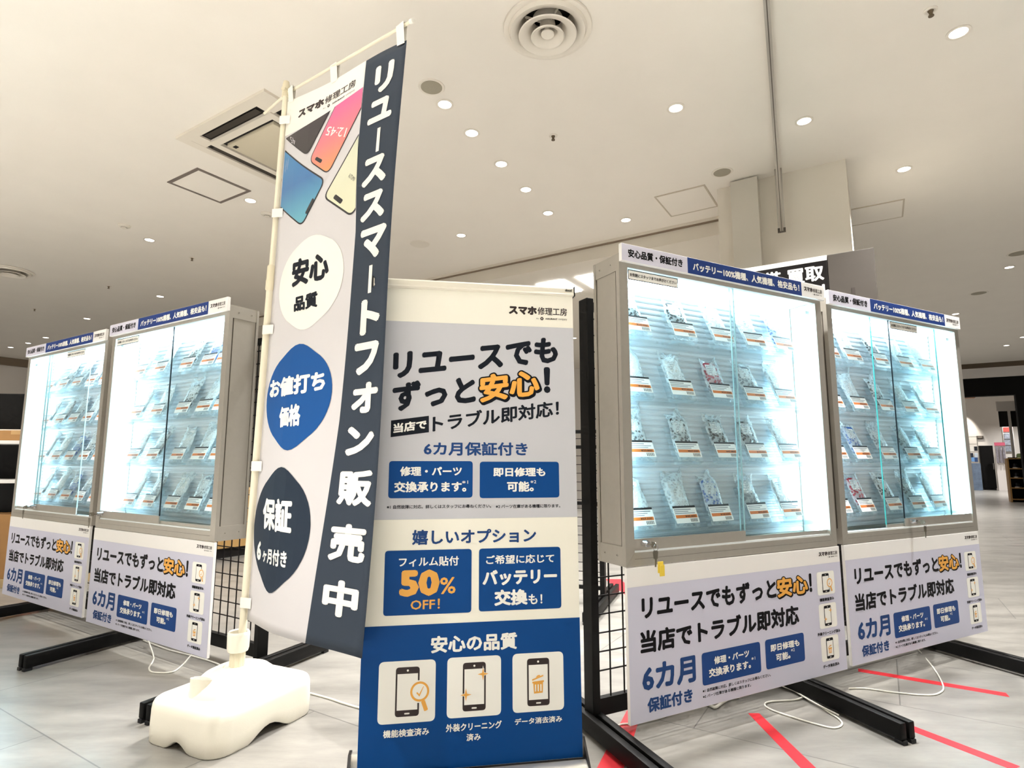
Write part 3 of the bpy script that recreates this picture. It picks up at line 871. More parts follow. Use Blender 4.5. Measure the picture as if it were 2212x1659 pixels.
def sign_board(label, loc, th, w):
    t = thing('sign_board', label, 'sign', loc, th, 'sign boards under the showcases')
    hgt = 0.469
    m = MB(); m.box(0, w, -0.006, 0.006, 0, hgt, 0, 0.0012)
    m.build('board', M_board, t)
    k = w/1.066
    mp = lambda x, y, l: Vector((x*k, -0.006-0.0004*l, hgt-y))
    p = Print(); p.rect(0.0012, 0.060, 1.0648, 0.4678, 0, 1); p.build('lavender_field', mp, [M_lav], t)
    p = Print()
    p.text('リユースでもずっと', [(0.057, 0.094), (0.057, 0.161), (0.683, 0.092), (0.683, 0.160)], 0, 2, 0.03)
    anshin(p, [(0.690, 0.092), (0.690, 0.160), (0.859, 0.092), (0.859, 0.160)], 0, 1, 2, 0.0035)
    p.text('！', (0.871, 0.092, 0.884, 0.158), 0, 2, 0.03)
    p.build('headline', mp, [M_black_ink, M_orange_ink], t)
    p = Print(); p.text('当店でトラブル即対応', (0.048, 0.197, 0.799, 0.265), 0, 2, 0.03); p.build('second_line', mp, [M_black_ink], t)
    p = Print(); p.text('6カ月', (0.052, 0.302, 0.273, 0.382), 0, 2, 0.028); p.text('保証付き', (0.069, 0.401, 0.256, 0.443), 0, 2, 0.03); p.build('warranty_text', mp, [M_textblue_ink], t)
    p = Print(); p.rrect(0.303, 0.300, 0.584, 0.403, 0.012, 0, 2)
    p.text('修理・パーツ', (0.359, 0.319, 0.526, 0.343), 1, 3, 0.03); p.text('交換承ります。', (0.333, 0.354, 0.532, 0.381), 1, 3, 0.03); p.text('※1', (0.536, 0.346, 0.556, 0.357), 1, 3, 0.0)
    p.build('info_box', mp, [M_boxblue_ink, M_white_ink], t)
    p = Print(); p.rrect(0.610, 0.299, 0.820, 0.400, 0.012, 0, 2)
    p.text('即日修理も', (0.637, 0.319, 0.792, 0.343), 1, 3, 0.03); p.text('可能。', (0.663, 0.354, 0.739, 0.379), 1, 3, 0.03); p.text('※2', (0.744, 0.347, 0.765, 0.358), 1, 3, 0.0)
    p.build('info_box', mp, [M_boxblue_ink, M_white_ink], t)
    for kind, y0, y1, cap, cx0, cx1 in ((0, 0.090, 0.177, '機能検査済み', 0.925, 1.011), (1, 0.210, 0.301, '外装クリーニング済み', 0.900, 1.035), (2, 0.330, 0.421, 'データ消去済み', 0.920, 1.016)):
        p = Print(); p.rrect(0.916, y0, 1.021, y1, 0.011, 0, 2)
        phone_icon(p, 0.967, (y0+y1)/2, 0.042, (y1-y0)*0.82, 1, 0, 2, kind, 3)
        p.text(cap, (cx0, y1+0.0115, cx1, y1+0.0235), 1, 3, 0.03)
        p.build('icon_tile', mp, [M_white_ink, M_black_ink, M_orange_ink], t)
    p = Print(); p.text(FN1, (0.302, 0.4135, 0.630, 0.4245), 0, 2, 0.015); p.text(FN2, (0.302, 0.4315, 0.528, 0.442), 0, 2, 0.015)
    p.build('footnote', mp, [M_black_ink], t)
    p = Print(); logo(p, 0.938, 0.016, 1.051, 0.0305, 0, 0, 1); p.build('shop_logo', mp, [M_brown_ink], t)
    return t

SIGNS = [('R', 0.0, 0.0, 0.005, 1.073, 'showcase right of the roll-up banner', 'the large showcase right of the roll-up banner'),
         ('R', 1.125, 0.014, 0.003, 1.057, 'far right showcase', 'the far right showcase'),
         ('L', 0.0, 0.0, -0.003, 1.071, 'showcase left of the flag', 'the showcase left of the flag'),
         ('L', -1.162, 0.022, -0.005, 1.063, 'far left showcase', 'the far left showcase')]
h0 = s0 = None
for sd, s_, bk, dz, w, who, who2 in SIGNS:
    th = TH_R if sd == 'R' else TH_L
    lh = at(sd, s_, bk-0.0005, 1.569+dz); ls = at(sd, s_, bk+0.004, 0.0885+dz)
    la = 'grey, blue and white header strip atop the ' + who
    lb = 'lavender repair offer board hanging below ' + who2
    if h0 is None:
        h0 = header_sign(la, lh, th, 1.073); s0 = sign_board(lb, ls, th, 1.073)
    else:
        dup(h0, lh, th, la, scale=(w/1.073, 1, 1)); dup(s0, ls, th, lb, scale=(w/1.073, 1, 1))

# ------------------------------------------------------------------ bagged phones on price stands
PW_, PT, PL = 0.052, 0.008, 0.108
PHONE_COL = {'black': mat('phone_black', '#16181c', 0.25), 'white': mat('phone_white', '#e9edf0', 0.25), 'red': mat('phone_red', '#a3253a', 0.25), 'blue': mat('phone_blue', '#2f5fae', 0.25), 'grey': mat('phone_grey', '#7b8087', 0.25)}
M_card = mat('price_card_white', '#f7f7f5', 0.5); M_cardk = mat('card_black', '#1a1a20', 0.5); M_cardo = mat('card_orange', '#d9772f', 0.5); M_cardg = mat('card_grey_text', '#7d838c', 0.5)
TILT = math.radians(24)
def tl(x, d, z):
    """point on the leaning stand: x across, d in front of its face, z along its slope"""
    y0 = -0.034
    return Vector((x, y0 + z*math.sin(TILT) - d*math.cos(TILT), z*math.cos(TILT) + d*math.sin(TILT) + 0.0135*0))
def leanbox(mb, x0, x1, d0, d1, z0, z1, m_=0):
    vs = [tl(x, d, z) for z in (z0, z1) for d in (d0, d1) for x in (x0, x1)]
    mb.add(vs, [(0, 2, 3, 1), (4, 5, 7, 6), (0, 1, 5, 4), (2, 6, 7, 3), (0, 4, 6, 2), (1, 3, 7, 5)], m_)
PARTS = {}
def stand_part(t):
    m = MB(); leanbox(m, -0.048, 0.048, -0.003, 0.0, 0.004, 0.135); leanbox(m, -0.048, 0.048, 0.0, 0.016, 0.004, 0.007); leanbox(m, -0.048, 0.048, 0.014, 0.017, 0.007, 0.02)
    return m.build('acrylic_stand', M_acryl, t)
def phone_part(t, colr):
    m = MB()
    z0, z1 = 0.050, 0.050+PL
    pts = []
    for (cx, cz, a0) in ((PW_/2-0.008, z1-0.008, 0), (-PW_/2+0.008, z1-0.008, 90), (-PW_/2+0.008, z0+0.008, 180), (PW_/2-0.008, z0+0.008, 270)):
        for j in range(4):
            a = math.radians(a0+30*j); pts.append((cx+0.008*math.cos(a), cz+0.008*math.sin(a)))
    n = len(pts)
    vs = [tl(x, 0.0045, z) for x, z in pts] + [tl(x, 0.0045+PT, z) for x, z in pts]
    fs = [tuple(range(n)), tuple(range(n, 2*n))] + [(i, (i+1) % n, n+(i+1) % n, n+i) for i in range(n)]
    m.add(vs, fs)
    leanbox(m, -0.021, 0.021, 0.0046+PT, 0.005+PT, 0.11, 0.150, 1)
    for k in range(4): leanbox(m, -0.017, 0.012-0.004*k, 0.005+PT, 0.0053+PT, 0.143-0.0085*k, 0.146-0.0085*k, 2)
    return m.build('phone', [PHONE_COL[colr], M_card, M_cardg], t)
def bag_part(t, v):
    rnd = random.Random(100+v)
    m = MB(); nx, nz = 10, 14
    w = 0.080; z0, z1 = 0.012, 0.172+0.012*(v % 3)
    def P(i, j, s):
        u = i/nx; w_ = j/nz
        x = (u-0.5)*w*(1.0+0.10*w_*math.sin(v*2.1+w_*4)+(0.16*(w_-0.8)/0.2 if w_ > 0.8 and v % 2 else 0)) + 0.006*math.sin(w_*5+v)*w_
        z = z0+(z1-z0)*w_ + (0.012*math.cos(u*9+v*1.7) if j == nz else 0)
        env = (math.sin(PI*min(max(u, 0.0), 1.0))**0.5)*(math.sin(PI*min(1, w_*1.05+0.02))**0.4 if w_ < 0.93 else 0.2)
        thick = 0.0095*env
        cr = (rnd.random()-0.5)*0.004*env
        d = 0.009 + (thick if s else -0.006*env) + cr + (0.010*(w_-0.8)/0.2*math.sin(u*7+v) if w_ > 0.8 else 0)
        return tl(x, max(d, 0.0012), z)
    for s in (0, 1):
        o = len(m.v)
        vs = [P(i, j, s) for j in range(nz+1) for i in range(nx+1)]
        fs = [(j*(nx+1)+i, j*(nx+1)+i+1, (j+1)*(nx+1)+i+1, (j+1)*(nx+1)+i) for j in range(nz) for i in range(nx)]
        m.add(vs, fs)
    return m.build('plastic_bag', M_bag[v % 2], t, smooth=60, fix=False)
PRICES = ['¥18,500', '¥32,800', '¥33,800', '¥27,500', '¥45,800']
def card_part(t, v):
    m = MB(); d = 0.0225
    leanbox(m, -0.044, 0.044, d, d+0.001, 0.018, 0.072, 0)
    e = d+0.0012
    leanbox(m, -0.044, 0.044, d+0.001, e, 0.0655, 0.072, 1)
    for k, (a, b) in enumerate(((0.059, 0.0615), (0.053, 0.055), (0.0475, 0.0495))):
        leanbox(m, -0.041, 0.036-0.012*((k+v) % 3), d+0.001, e, a, b, 2)
    leanbox(m, -0.041, 0.041, d+0.001, e, 0.0335, 0.0435, 3)
    for k in range(9):
        x = 0.012+k*0.003; leanbox(m, x, x+(0.001 if k % 2 else 0.0018), d+0.001, e, 0.021, 0.031, 1)
    vs, fs = glyphs(PRICES[v], 0.02)
    X1 = max(p[0] for p in vs); Y1 = 0.75
    m.add([tl(-0.005+p[0]/X1*0.04, e+0.0003+0.0002*p[2], 0.0355+p[1]/Y1*0.006) for p in vs], fs, 1)
    return m.build('price_card', [M_card, M_cardk, M_cardg, M_cardo], t, fix=False)

MASTER = {}
def packaged(colr, bv, cv, loc, th, label):
    key = (colr, bv, cv)
    if key in MASTER:
        return dup(MASTER[key], loc, th, label)
    t = thing('packaged_phone', label, 'phone', loc, th, 'bagged phones on price stands in the showcases')
    t.scale = (1.22, 1.08, 1.16)
    a = PARTS.get(('stand',))
    def reuse(k, fn, *args):
        if k in PARTS:
            c = PARTS[k].copy(); COL.objects.link(c); c.parent = t; return c
        PARTS[k] = fn(t, *args); return PARTS[k]
    reuse('stand', stand_part); reuse(('phone', colr), phone_part, colr); reuse(('bag', bv), bag_part, bv); reuse(('card', cv), card_part, cv)
    MASTER[key] = t
    return t
ROWS = {
 'B': [(['black', 'black', 'white', 'white', 'blue'], [0.115, 0.335, 0.535, 0.715, 0.885]), (['white', 'white', 'red', 'grey', 'white'], [0.115, 0.315, 0.515, 0.70, 0.88]),
       (['black', 'black', 'black', 'black', 'white'], [0.12, 0.335, 0.525, 0.69, 0.885]), (['white', 'white', 'blue', 'grey', 'white'], [0.11, 0.31, 0.48, 0.68, 0.87])],
 'C': [(['grey', 'white', 'black', 'white', 'white'], [0.09, 0.25, 0.46, 0.66, 0.85]), (['black', 'white', 'black', 'white', 'white'], [0.09, 0.27, 0.47, 0.67, 0.85]),
       (['white', 'blue', 'grey', 'grey', 'white'], [0.09, 0.26, 0.46, 0.66, 0.84]), (['white', 'red', 'black', 'black', 'white'], [0.09, 0.26, 0.47, 0.66, 0.84])],
 'A': [(['white', 'white', 'black', 'blue', 'white'], [0.22, 0.42, 0.66, 0.84, 0.965]), (['white', 'white', 'black', 'white', 'grey'], [0.22, 0.42, 0.65, 0.83, 0.965]),
       (['white', 'grey', 'white', 'white', 'white'], [0.22, 0.41, 0.64, 0.82, 0.965]), (['white', 'grey', 'white', 'grey', 'white'], [0.22, 0.41, 0.62, 0.80, 0.965])],
 'D': [(['white', 'black', 'grey', 'white', 'white'], [0.22, 0.42, 0.60, 0.78, 0.95]), (['white', 'grey', 'grey', 'white', 'white'], [0.22, 0.42, 0.60, 0.78, 0.95]),
       (['white', 'white', 'blue', 'black', 'white'], [0.22, 0.42, 0.60, 0.78, 0.95]), (['white', 'white', 'blue', 'grey', 'white'], [0.22, 0.42, 0.60, 0.78, 0.95])]}
ORD = ['first', 'second', 'third', 'fourth', 'fifth']; SHN = ['top', 'second', 'third', 'bottom']
WHO = {'B': 'showcase right of the banner', 'C': 'far right showcase', 'A': 'showcase left of the flag', 'D': 'far left showcase'}
for key, sd, base, th in (('B', 'R', locB, TH_R), ('C', 'R', locC, TH_R), ('A', 'L', locA, TH_L), ('D', 'L', locD, TH_L)):
    for r, (cols, xs) in enumerate(ROWS[key]):
        for i, (c, x) in enumerate(zip(cols, xs)):
            bv = (r*3+i*2+ord(key)) % 5; cv = (r+i) % 5
            p = Vector((x, 0.090, SHELF_Z[r]-Z0+0.0006))
            loc = base + Matrix.Rotation(th, 3, 'Z') @ p
            packaged(c, bv, cv, loc, th + (random.random()-0.5)*0.05, 'bagged %s phone, %s from left on %s shelf of %s' % (c, ORD[i], SHN[r], WHO[key]))

# ------------------------------------------------------------------ black mesh racks carrying the showcases
def foot_parts(t, x, y0, y1, ang=0.0, parent_z=0.009):
    """double-board foot running from y0 (front) to y1 (back)"""
    m = MB()
    R = Matrix.Translation((x, 0, 0)) @ Matrix.Rotation(ang, 4, 'Z')
    for sx in (-1, 1):
        m.box(sx*0.019-0.013, sx*0.019+0.013, y0, y1, 0.013, 0.066, 0, 0.004, M=R)
    f = m.build('foot', M_black, t, smooth=30)
    for yy in (y0+0.012, y1-0.012):
        for sx in (-1, 1):
            m = MB(); m.box(sx*0.019-0.010, sx*0.019+0.010, yy-0.016, yy+0.016, 0.0, 0.0135, 0, 0.002, M=R)
            m.build('levelling_pad', M_rubber, f)
    return f
def rack(label, side, posts, feet, zt=1.49):
    o = at(side, 0, 0, 0)
    th = TH_R if side == 'R' else TH_L
    t = thing('mesh_rack', label, 'display rack', o, th, 'black wire mesh racks')
    yb = CD+0.026
    for x in posts:
        m = MB(); m.box(x-0.015, x+0.015, yb, yb+0.052, 0.009, zt, 0, 0.002)
        for k in range(2):
            for z in (zt-0.03, zt-0.15, zt-0.27): m.box(x-0.0152, x-0.0148, yb+0.012+0.02*k, yb+0.016+0.02*k, z-0.02, z, 1); m.box(x+0.0148, x+0.0152, yb+0.012+0.02*k, yb+0.016+0.02*k, z-0.02, z, 1)
        m.build('post', [M_black, M_dark], t)
    for i in range(len(posts)-1):
        a, b = posts[i]+0.0152, posts[i+1]-0.0152
        m = MB(); m.box(a, b, yb+0.014, yb+0.038, 0.05, 0.105); m.build('bottom_bar', M_black, t)
        m = MB(); m.box(a, b, yb+0.014, yb+0.038, zt-0.04, zt-0.01); m.build('top_bar', M_black, t)
        m = MB()
        n = max(2, round((b-a)/0.058))
        for k in range(1, n): m.bar((a+(b-a)*k/n, yb+0.022, 0.105), (a+(b-a)*k/n, yb+0.022, zt-0.04), 0.0042, 0.0042)
        z = 0.19
        while z < zt-0.05:
            m.bar((a, yb+0.0262, z), (b, yb+0.0262, z), 0.0042, 0.0042); z += 0.0615
        m.build('wire_grid', M_wire, t)
    for x, y0, y1, ang in feet: foot_parts(t, x, y0, y1, ang)
    return t
def feetloc(side, tip, hd, L):
    """foot given by its front tip on the floor and its heading (degrees)"""
    o, th = (OR_, TH_R) if side == 'R' else (OL_, TH_L)
    d = Matrix.Rotation(-th, 3, 'Z') @ (Vector((*tip, 0)) - o)
    return d, math.radians(hd) - th - PI/2
def mkfeet(side, lst):
    out = []
    for tip, hd, L in lst:
        d, a = feetloc(side, tip, hd, L)
        # line through d with direction (-sin a, cos a); crosses y=0 at x0
        tpar = d.y/math.cos(a)
        x0 = d.x + math.sin(a)*tpar
        out.append((x0, tpar, tpar+L, a))
    return out
rack('black mesh rack on floor feet holding the two right showcases', 'R', [0.0, 1.03, 2.02],
     mkfeet('R', [((0.435, 1.665), 112.0, 0.86), ((1.277, 1.998), 110.0, 0.86), ((2.34, 2.22), 113.0, 0.98)]))
rack('black mesh rack on floor feet holding the two left showcases', 'L', [-1.03, 0.115, 1.145],
     mkfeet('L', [((-1.268, 2.135), 64.5, 0.86), ((-2.113, 2.640), 64.0, 0.86), ((-2.97, 3.40), 60.0, 0.86)]))

# another rack standing further back, seen in the gap beside the banner
t = thing('mesh_rack', 'black mesh rack farther back, glimpsed between the roll-up banner and the right rack', 'display rack', (0.55, 3.75, 0), math.radians(-20), 'black wire mesh racks')
m = MB(); m.box(-0.52, -0.49, 0, 0.05, 0.009, 1.1); m.build('post', M_black, t)
m = MB(); m.box(0.0, 0.03, 0, 0.05, 0.009, 1.1); m.build('post', M_black, t)
for z in (0.10, 0.62, 0.98, 1.08):
    m = MB(); m.box(-0.49, 0.0, 0.012, 0.036, z, z+0.022); m.build('cross_bar', M_black, t)
m = MB()
for k in range(1, 9): m.bar((-0.49+0.49*k/9, 0.02, 0.12), (-0.49+0.49*k/9, 0.02, 1.08), 0.004, 0.004)
for k in range(17): m.bar((-0.49, 0.026, 0.15+k*0.056), (0.0, 0.026, 0.15+k*0.056), 0.004, 0.004)
m.build('wire_grid', M_wire, t)
foot_parts(t, 0.015, -0.42, 0.42); foot_parts(t, -0.505, -0.42, 0.42)

# ================================================================== roll-up banner
BTH, BW_, BT_ = 0.1682, 0.634, 0.034
b_or = Vector((0.206, 1.8014, 0)) - Vector((math.cos(BTH), math.sin(BTH), 0))*BW_
ban = thing('roll_up_banner', 'tall roll-up banner with grey, white and blue sections standing in the middle', 'banner', b_or, BTH)
mpb = lambda x, z, l: Vector((x, BT_*z-0.0006-0.0004*l, z))
m = MB()
vs = [(x, BT_*z + d, z) for d in (-0.0005, 0.0005) for z in (0.045, 1.445) for x in (0, BW_)]
m.add(vs, [(0, 1, 3, 2), (4, 6, 7, 5), (0, 4, 5, 1), (2, 3, 7, 6), (0, 2, 6, 4), (1, 5, 7, 3)])
m.build('sheet', mat('banner_white_print', '#faf7ea', 0.4), ban)
m = MB()
R = Matrix.Translation((0, BT_*1.45, 0))
m.prism([(-0.012, 1.434), (-0.016, 1.438), (-0.013, 1.444), (-0.012, 1.458), (-0.008, 1.463), (0.008, 1.463), (0.012, 1.456), (0.012, 1.434)], -0.002, BW_+0.001, 'x')
m.v = [(x, y+BT_*1.45, z) for x, y, z in m.v]
m.build('top_rail', mat('rail_cream', '#e9e4d6', 0.35, 0.15), ban)
for nm, xa, xb in (('end_cap', -0.006, -0.002), ('end_cap', BW_+0.001, BW_+0.005)):
    m = MB(); m.box(xa, xb, BT_*1.45-0.017, BT_*1.45+0.013, 1.432, 1.465, 0, 0.001); m.build(nm, mat('cap_black', '#161313', 0.4), ban)
p = Print(); p.text('dood', (BW_-0.028, -1.4555, BW_-0.006, -1.4475), 0, 1, 0.03)
p.build('rail_mark', lambda x, y, l: Vector((x, BT_*1.45-0.0138-0.0003*l, -y)), [M_black_ink], ban)
# cassette
m = MB()
prof = [(-0.045, 0.006), (-0.050, 0.012), (-0.050, 0.030), (-0.040, 0.044), (-0.020, 0.052), (-0.010, 0.053), (-0.006, 0.046), (0.006, 0.046), (0.010, 0.088), (0.020, 0.100), (0.050, 0.094), (0.066, 0.07), (0.070, 0.012), (0.062, 0.006)]
m.prism(prof, -0.018, BW_+0.004, 'x'); m.build('cassette', mat('cassette_silver', '#d9d6d0', 0.25, 0.7), ban, smooth=40)
m = MB(); m.box(-0.018, BW_+0.004, -0.0115, -0.0075, 0.0525, 0.0565); m.build('slot_edge', MATS['cap_black'], ban)
for xa, xb in ((-0.026, -0.018), (BW_+0.004, BW_+0.010)):
    m = MB(); m.prism([(y*1.04+0.0 - 0.0006, z+0.004 if z > 0.02 else z) for y, z in [(-0.05, 0.006), (-0.05, 0.034), (-0.03, 0.056), (0.0, 0.085), (0.012, 0.099), (0.05, 0.094), (0.067, 0.07), (0.07, 0.006)]], xa, xb, 'x')
    m.build('cassette_end', MATS['cap_black'], ban)
for x in (0.12, BW_-0.12):
    m = MB(); m.box(x-0.02, x+0.02, -0.17, 0.19, 0, 0.006, 0, 0.002); m.build('swivel_foot', MATS['cassette_silver'], ban)

def zrect(p, x0, z0, x1, z1, mi, l=1): p.rect(x0, z0, x1, z1, mi, l)
# print in banner coordinates (x, height)
def zt(p, s, x0, z1, x1, z0, mi, l=2, b=0.03, rise=0.0): p.text(s, [(x0, z1), (x0, z0), (x1, z1+rise), (x1, z0+rise)], mi, l, b)
p = Print(); p.rect(0, 0.7295, BW_, 1.3285, 0); p.build('grey_field', mpb, [M_bangrey], ban)
p = Print(); p.rect(0, 0.053, BW_, 0.4358, 0); p.build('blue_field', mpb, [M_blue_ink], ban)
p = Print()
def flip_logo(x0, z1, x1, z0):
    p = Print(); logo(p, x0, -z1, x1, -z0, 0, 0, 1); return p
p = flip_logo(0.424, 1.394, 0.614, 1.368)
p.build('shop_logo', lambda x, y, l: mpb(x, -y, l), [M_brown_ink], ban)
p = Print()
zt(p, 'リユースでも', 0.066, 1.229, 0.579, 1.149, 0, 2, 0.035, 0.067)
zt(p, 'ずっと', 0.067, 1.133, 0.315, 1.048, 0, 2, 0.035, 0.031)
q = [(0.331, 1.163), (0.331, 1.080), (0.518, 1.191), (0.518, 1.108)]
anshin(p, q, 0, 1, 2, 0.0)
for k in range(3): p.text('安心', q, 0, 2, 0.085, (0.0012*(k+1), -0.0016*(k+1)))
zt(p, '！', 0.536, 1.194, 0.5525, 1.116, 0, 2, 0.035)
p.build('headline', mpb, [M_dark_ink, M_orange_ink], ban)
p = Print()
p.poly([(0.063, 1.020), (0.175, 1.036), (0.176, 0.986), (0.063, 0.970)], 0, 2)
p.text('当店で', [(0.071, 1.010), (0.071, 0.982), (0.168, 1.024), (0.168, 0.997)], 1, 3, 0.03)
p.build('black_box', mpb, [M_dark_ink, M_white_ink], ban)
p = Print()
zt(p, 'トラブル即対応！', 0.187, 1.036, 0.581, 0.986, 0, 2, 0.022, 0.056)
p.build('second_line', mpb, [M_dark_ink], ban)
p = Print(); zt(p, '6カ月保証付き', 0.162, 0.957, 0.479, 0.9165, 0, 2, 0.022); p.build('warranty_text', mpb, [M_textblue_ink], ban)
p = Print(); p.rrect(0.061, 0.791, 0.3095, 0.8995, 0.010, 0, 2)
zt(p, '修理・パーツ', 0.094, 0.883, 0.276, 0.856, 1, 3, 0.028); zt(p, '交換承ります。', 0.078, 0.839, 0.290, 0.8085, 1, 3, 0.028); zt(p, '※1', 0.277, 0.842, 0.296, 0.832, 1, 3, 0.0)
p.build('info_box', mpb, [M_blue_ink, M_white_ink], ban)
p = Print(); p.rrect(0.331, 0.789, 0.578, 0.898, 0.010, 0, 2)
zt(p, '即日修理も', 0.373, 0.880, 0.534, 0.8535, 1, 3, 0.028); zt(p, '可能。', 0.415, 0.838, 0.497, 0.808, 1, 3, 0.028); zt(p, '※2', 0.487, 0.842, 0.506, 0.832, 1, 3, 0.0)
p.build('info_box', mpb, [M_blue_ink, M_white_ink], ban)
p = Print(); zt(p, FN1, 0.058, 0.7715, 0.366, 0.7605, 0, 2, 0.015); zt(p, FN2, 0.380, 0.7695, 0.580, 0.7585, 0, 2, 0.015); p.build('footnote', mpb, [M_dark_ink], ban)
p = Print(); zt(p, '嬉しいオプション', 0.134, 0.699, 0.503, 0.657, 0, 2, 0.022); p.build('option_heading', mpb, [M_textblue_ink], ban)
p = Print(); p.rrect(0.057, 0.463, 0.308, 0.642, 0.010, 0, 2)
zt(p, 'フィルム貼付', 0.097, 0.623, 0.270, 0.596, 1, 3, 0.018); zt(p, '50', 0.104, 0.584, 0.2115, 0.5165, 2, 3, 0.04); zt(p, '%', 0.216, 0.564, 0.262, 0.517, 2, 3, 0.012); zt(p, 'OFF！', 0.133, 0.505, 0.217, 0.477, 2, 3, 0.012)
p.build('option_box', mpb, [M_blue_ink, M_white_ink, M_orange_ink], ban)
p = Print(); p.rrect(0.330, 0.4645, 0.578, 0.642, 0.010, 0, 2)
zt(p, 'ご希望に応じて', 0.351, 0.622, 0.558, 0.5965, 1, 3, 0.018); zt(p, 'バッテリー', 0.342, 0.579, 0.565, 0.537, 1, 3, 0.035); zt(p, '交換', 0.377, 0.5225, 0.474, 0.4795, 1, 3, 0.035); zt(p, 'も！', 0.478, 0.5075, 0.520, 0.479, 1, 3, 0.02)
p.build('option_box', mpb, [M_blue_ink, M_white_ink, M_orange_ink], ban)
p = Print(); zt(p, '安心の品質', 0.194, 0.402, 0.442, 0.357, 0, 2, 0.028); p.build('quality_heading', mpb, [M_white_ink], ban)
for kind, x0, x1, z0, z1, pc, cap in ((0, 0.050, 0.208, 0.178, 0.3405, 0.130, [('機能検査済み', 0.067, 0.163, 0.192, 0.1435)]),
                                      (1, 0.2405, 0.3955, 0.1815, 0.342, 0.318, [('外装クリーニング', 0.239, 0.167, 0.397, 0.1465), ('済み', 0.297, 0.1385, 0.337, 0.1195)]),
                                      (2, 0.429, 0.581, 0.1835, 0.343, 0.505, [('データ消去済み', 0.435, 0.1685, 0.574, 0.1515)])):
    p = Print(); p.rrect(x0, -z1, x1, -z0, 0.015, 0, 2)
    phone_icon(p, pc, -(z0+z1)/2, 0.066, 0.129, 1, 0, 2, kind, 3)
    for s_, a, b_, c, d in cap: p.text(s_, (a, -b_, c, -d), 0, 3, 0.022)
    p.build('icon_tile', lambda x, y, l: mpb(x, -y, l), [M_white_ink, M_brown_ink, M_orange_ink], ban)

# ================================================================== banner flag on its water-filled base
FW, FH, FZ = 0.6793, 2.041, 0.3392
def flagpt(x, y, l=0.0):
    """x from the pole, y down from the top edge; l = ink layers in front of the cloth"""
    t = 1 - y/FH; s = x/FW
    BL, BR = Vector((-0.941, 2.154, 0.339)), Vector((-0.399, 1.599, 0.385))
    TL, TR = Vector((-0.934, 2.238, 2.380)), Vector((-0.344, 1.742, 2.269))
    P = (BL*(1-t) + TL*t)*(1-s) + (BR*(1-t) + TR*t)*s
    d = (BR*(1-t) + TR*t) - (BL*(1-t) + TL*t); d.z = 0; d.normalize()
    nrm = Vector((d.y, -d.x, 0))
    w = 0.010*math.sin(s*5.2+t*2.0) * min(1, s*3) + 0.006*math.sin(t*7+s*3)*min(1, s*3) + 0.012*math.sin(s*PI)*(1-t)
    zz = -0.010*math.sin(s*PI*2.0)*(t**3)   # small sag between the hanging tabs
    return P + nrm*(w + 0.0008 + 0.0005*l) + Vector((0, 0, zz))
flag = thing('banner_flag', 'tall grey and navy banner flag on a white pole with phone pictures', 'flag', (-0.953, 2.14, 0), 0)
fo = Vector((-0.953, 2.14, 0))
FM = lambda x, y, l=0: flagpt(x, y, l) - fo
def strip_x(y):
    k = [(0, 0.474), (0.37, 0.472), (0.69, 0.492), (1.35, 0.479), (2.041, 0.432)]
    for (a, b), (c, d) in zip(k, k[1:]):
        if y <= c: return b + (d-b)*(y-a)/(c-a)
    return k[-1][1]
m = MB(); ny = 68; nl, nr = 16, 8
for j in range(ny+1):
    y = FH*j/ny; sx = strip_x(y)
    for i in range(nl+1): m.v.append(tuple(FM(sx*i/nl, y, -1.6)))
    for i in range(1, nr+1): m.v.append(tuple(FM(sx+(FW-sx)*i/nr, y, -1.6)))
N = nl+nr+1
for j in range(ny):
    for i in range(N-1):
        m.f.append([j*N+i, j*N+i+1, (j+1)*N+i+1, (j+1)*N+i])
        y = FH*(j+0.5)/ny; x = strip_x(y)*i/nl
        m.mi.append(1 if i >= nl else 0)
def cloth(name, hexc, tr=0.12):
    mm = mat(name, hexc, 0.75)
    mm.node_tree.nodes['Principled BSDF'].inputs['Transmission Weight'].default_value = 0
    nt = mm.node_tree; b = nt.nodes['Principled BSDF']; o = nt.nodes['Material Output']
    tl_ = nt.nodes.new('ShaderNodeBsdfTranslucent'); tl_.inputs[0].default_value = lin(hexc)
    mx = nt.nodes.new('ShaderNodeMixShader'); mx.inputs[0].default_value = tr
    nt.links.new(b.outputs[0], mx.inputs[1]); nt.links.new(tl_.outputs[0], mx.inputs[2]); nt.links.new(mx.outputs[0], o.inputs[0])
    return mm
cl = m.build('cloth', [cloth('flag_grey', '#dedbdd'), cloth('flag_navy', '#2b3747', 0.05), cloth('flag_white', '#f8f5ec')], flag, smooth=80, fix=False)
sd = cl.modifiers.new('thickness', 'SOLIDIFY'); sd.thickness = 0.0006; sd.offset = 0
def clip(poly, fn):
    """keep the part of a polygon where fn(x, y) > 0"""
    out = []
    for i in range(len(poly)):
        a, b = poly[i], poly[(i+1) % len(poly)]
        fa, fb = fn(*a), fn(*b)
        if fa >= 0: out.append(a)
        if fa*fb < 0:
            t = fa/(fa-fb); out.append((a[0]+(b[0]-a[0])*t, a[1]+(b[1]-a[1])*t))
    return out
p = Print()
for i in range(10):
    xa, xb = 0.476*i/10, 0.476*(i+1)/10
    for j in range(6):
        f = lambda x: 0.158 - 0.025*x/0.476
        p.poly([(min(xa, strip_x(0)-0.0005), f(xa)*j/6), (min(xb, strip_x(0)-0.0005), f(xb)*j/6), (min(xb, strip_x(0)-0.0005), f(xb)*(j+1)/6), (min(xa, strip_x(0)-0.0005), f(xa)*(j+1)/6)], 0, 0.8)
p.build('white_header', FM, [M_flagwhite], flag)
p = Print(); logo(p, 0.096, 0.066, 0.426, 0.099, 0, 0, 2, -0.012); p.build('shop_logo', FM, [M_brown_ink], flag)
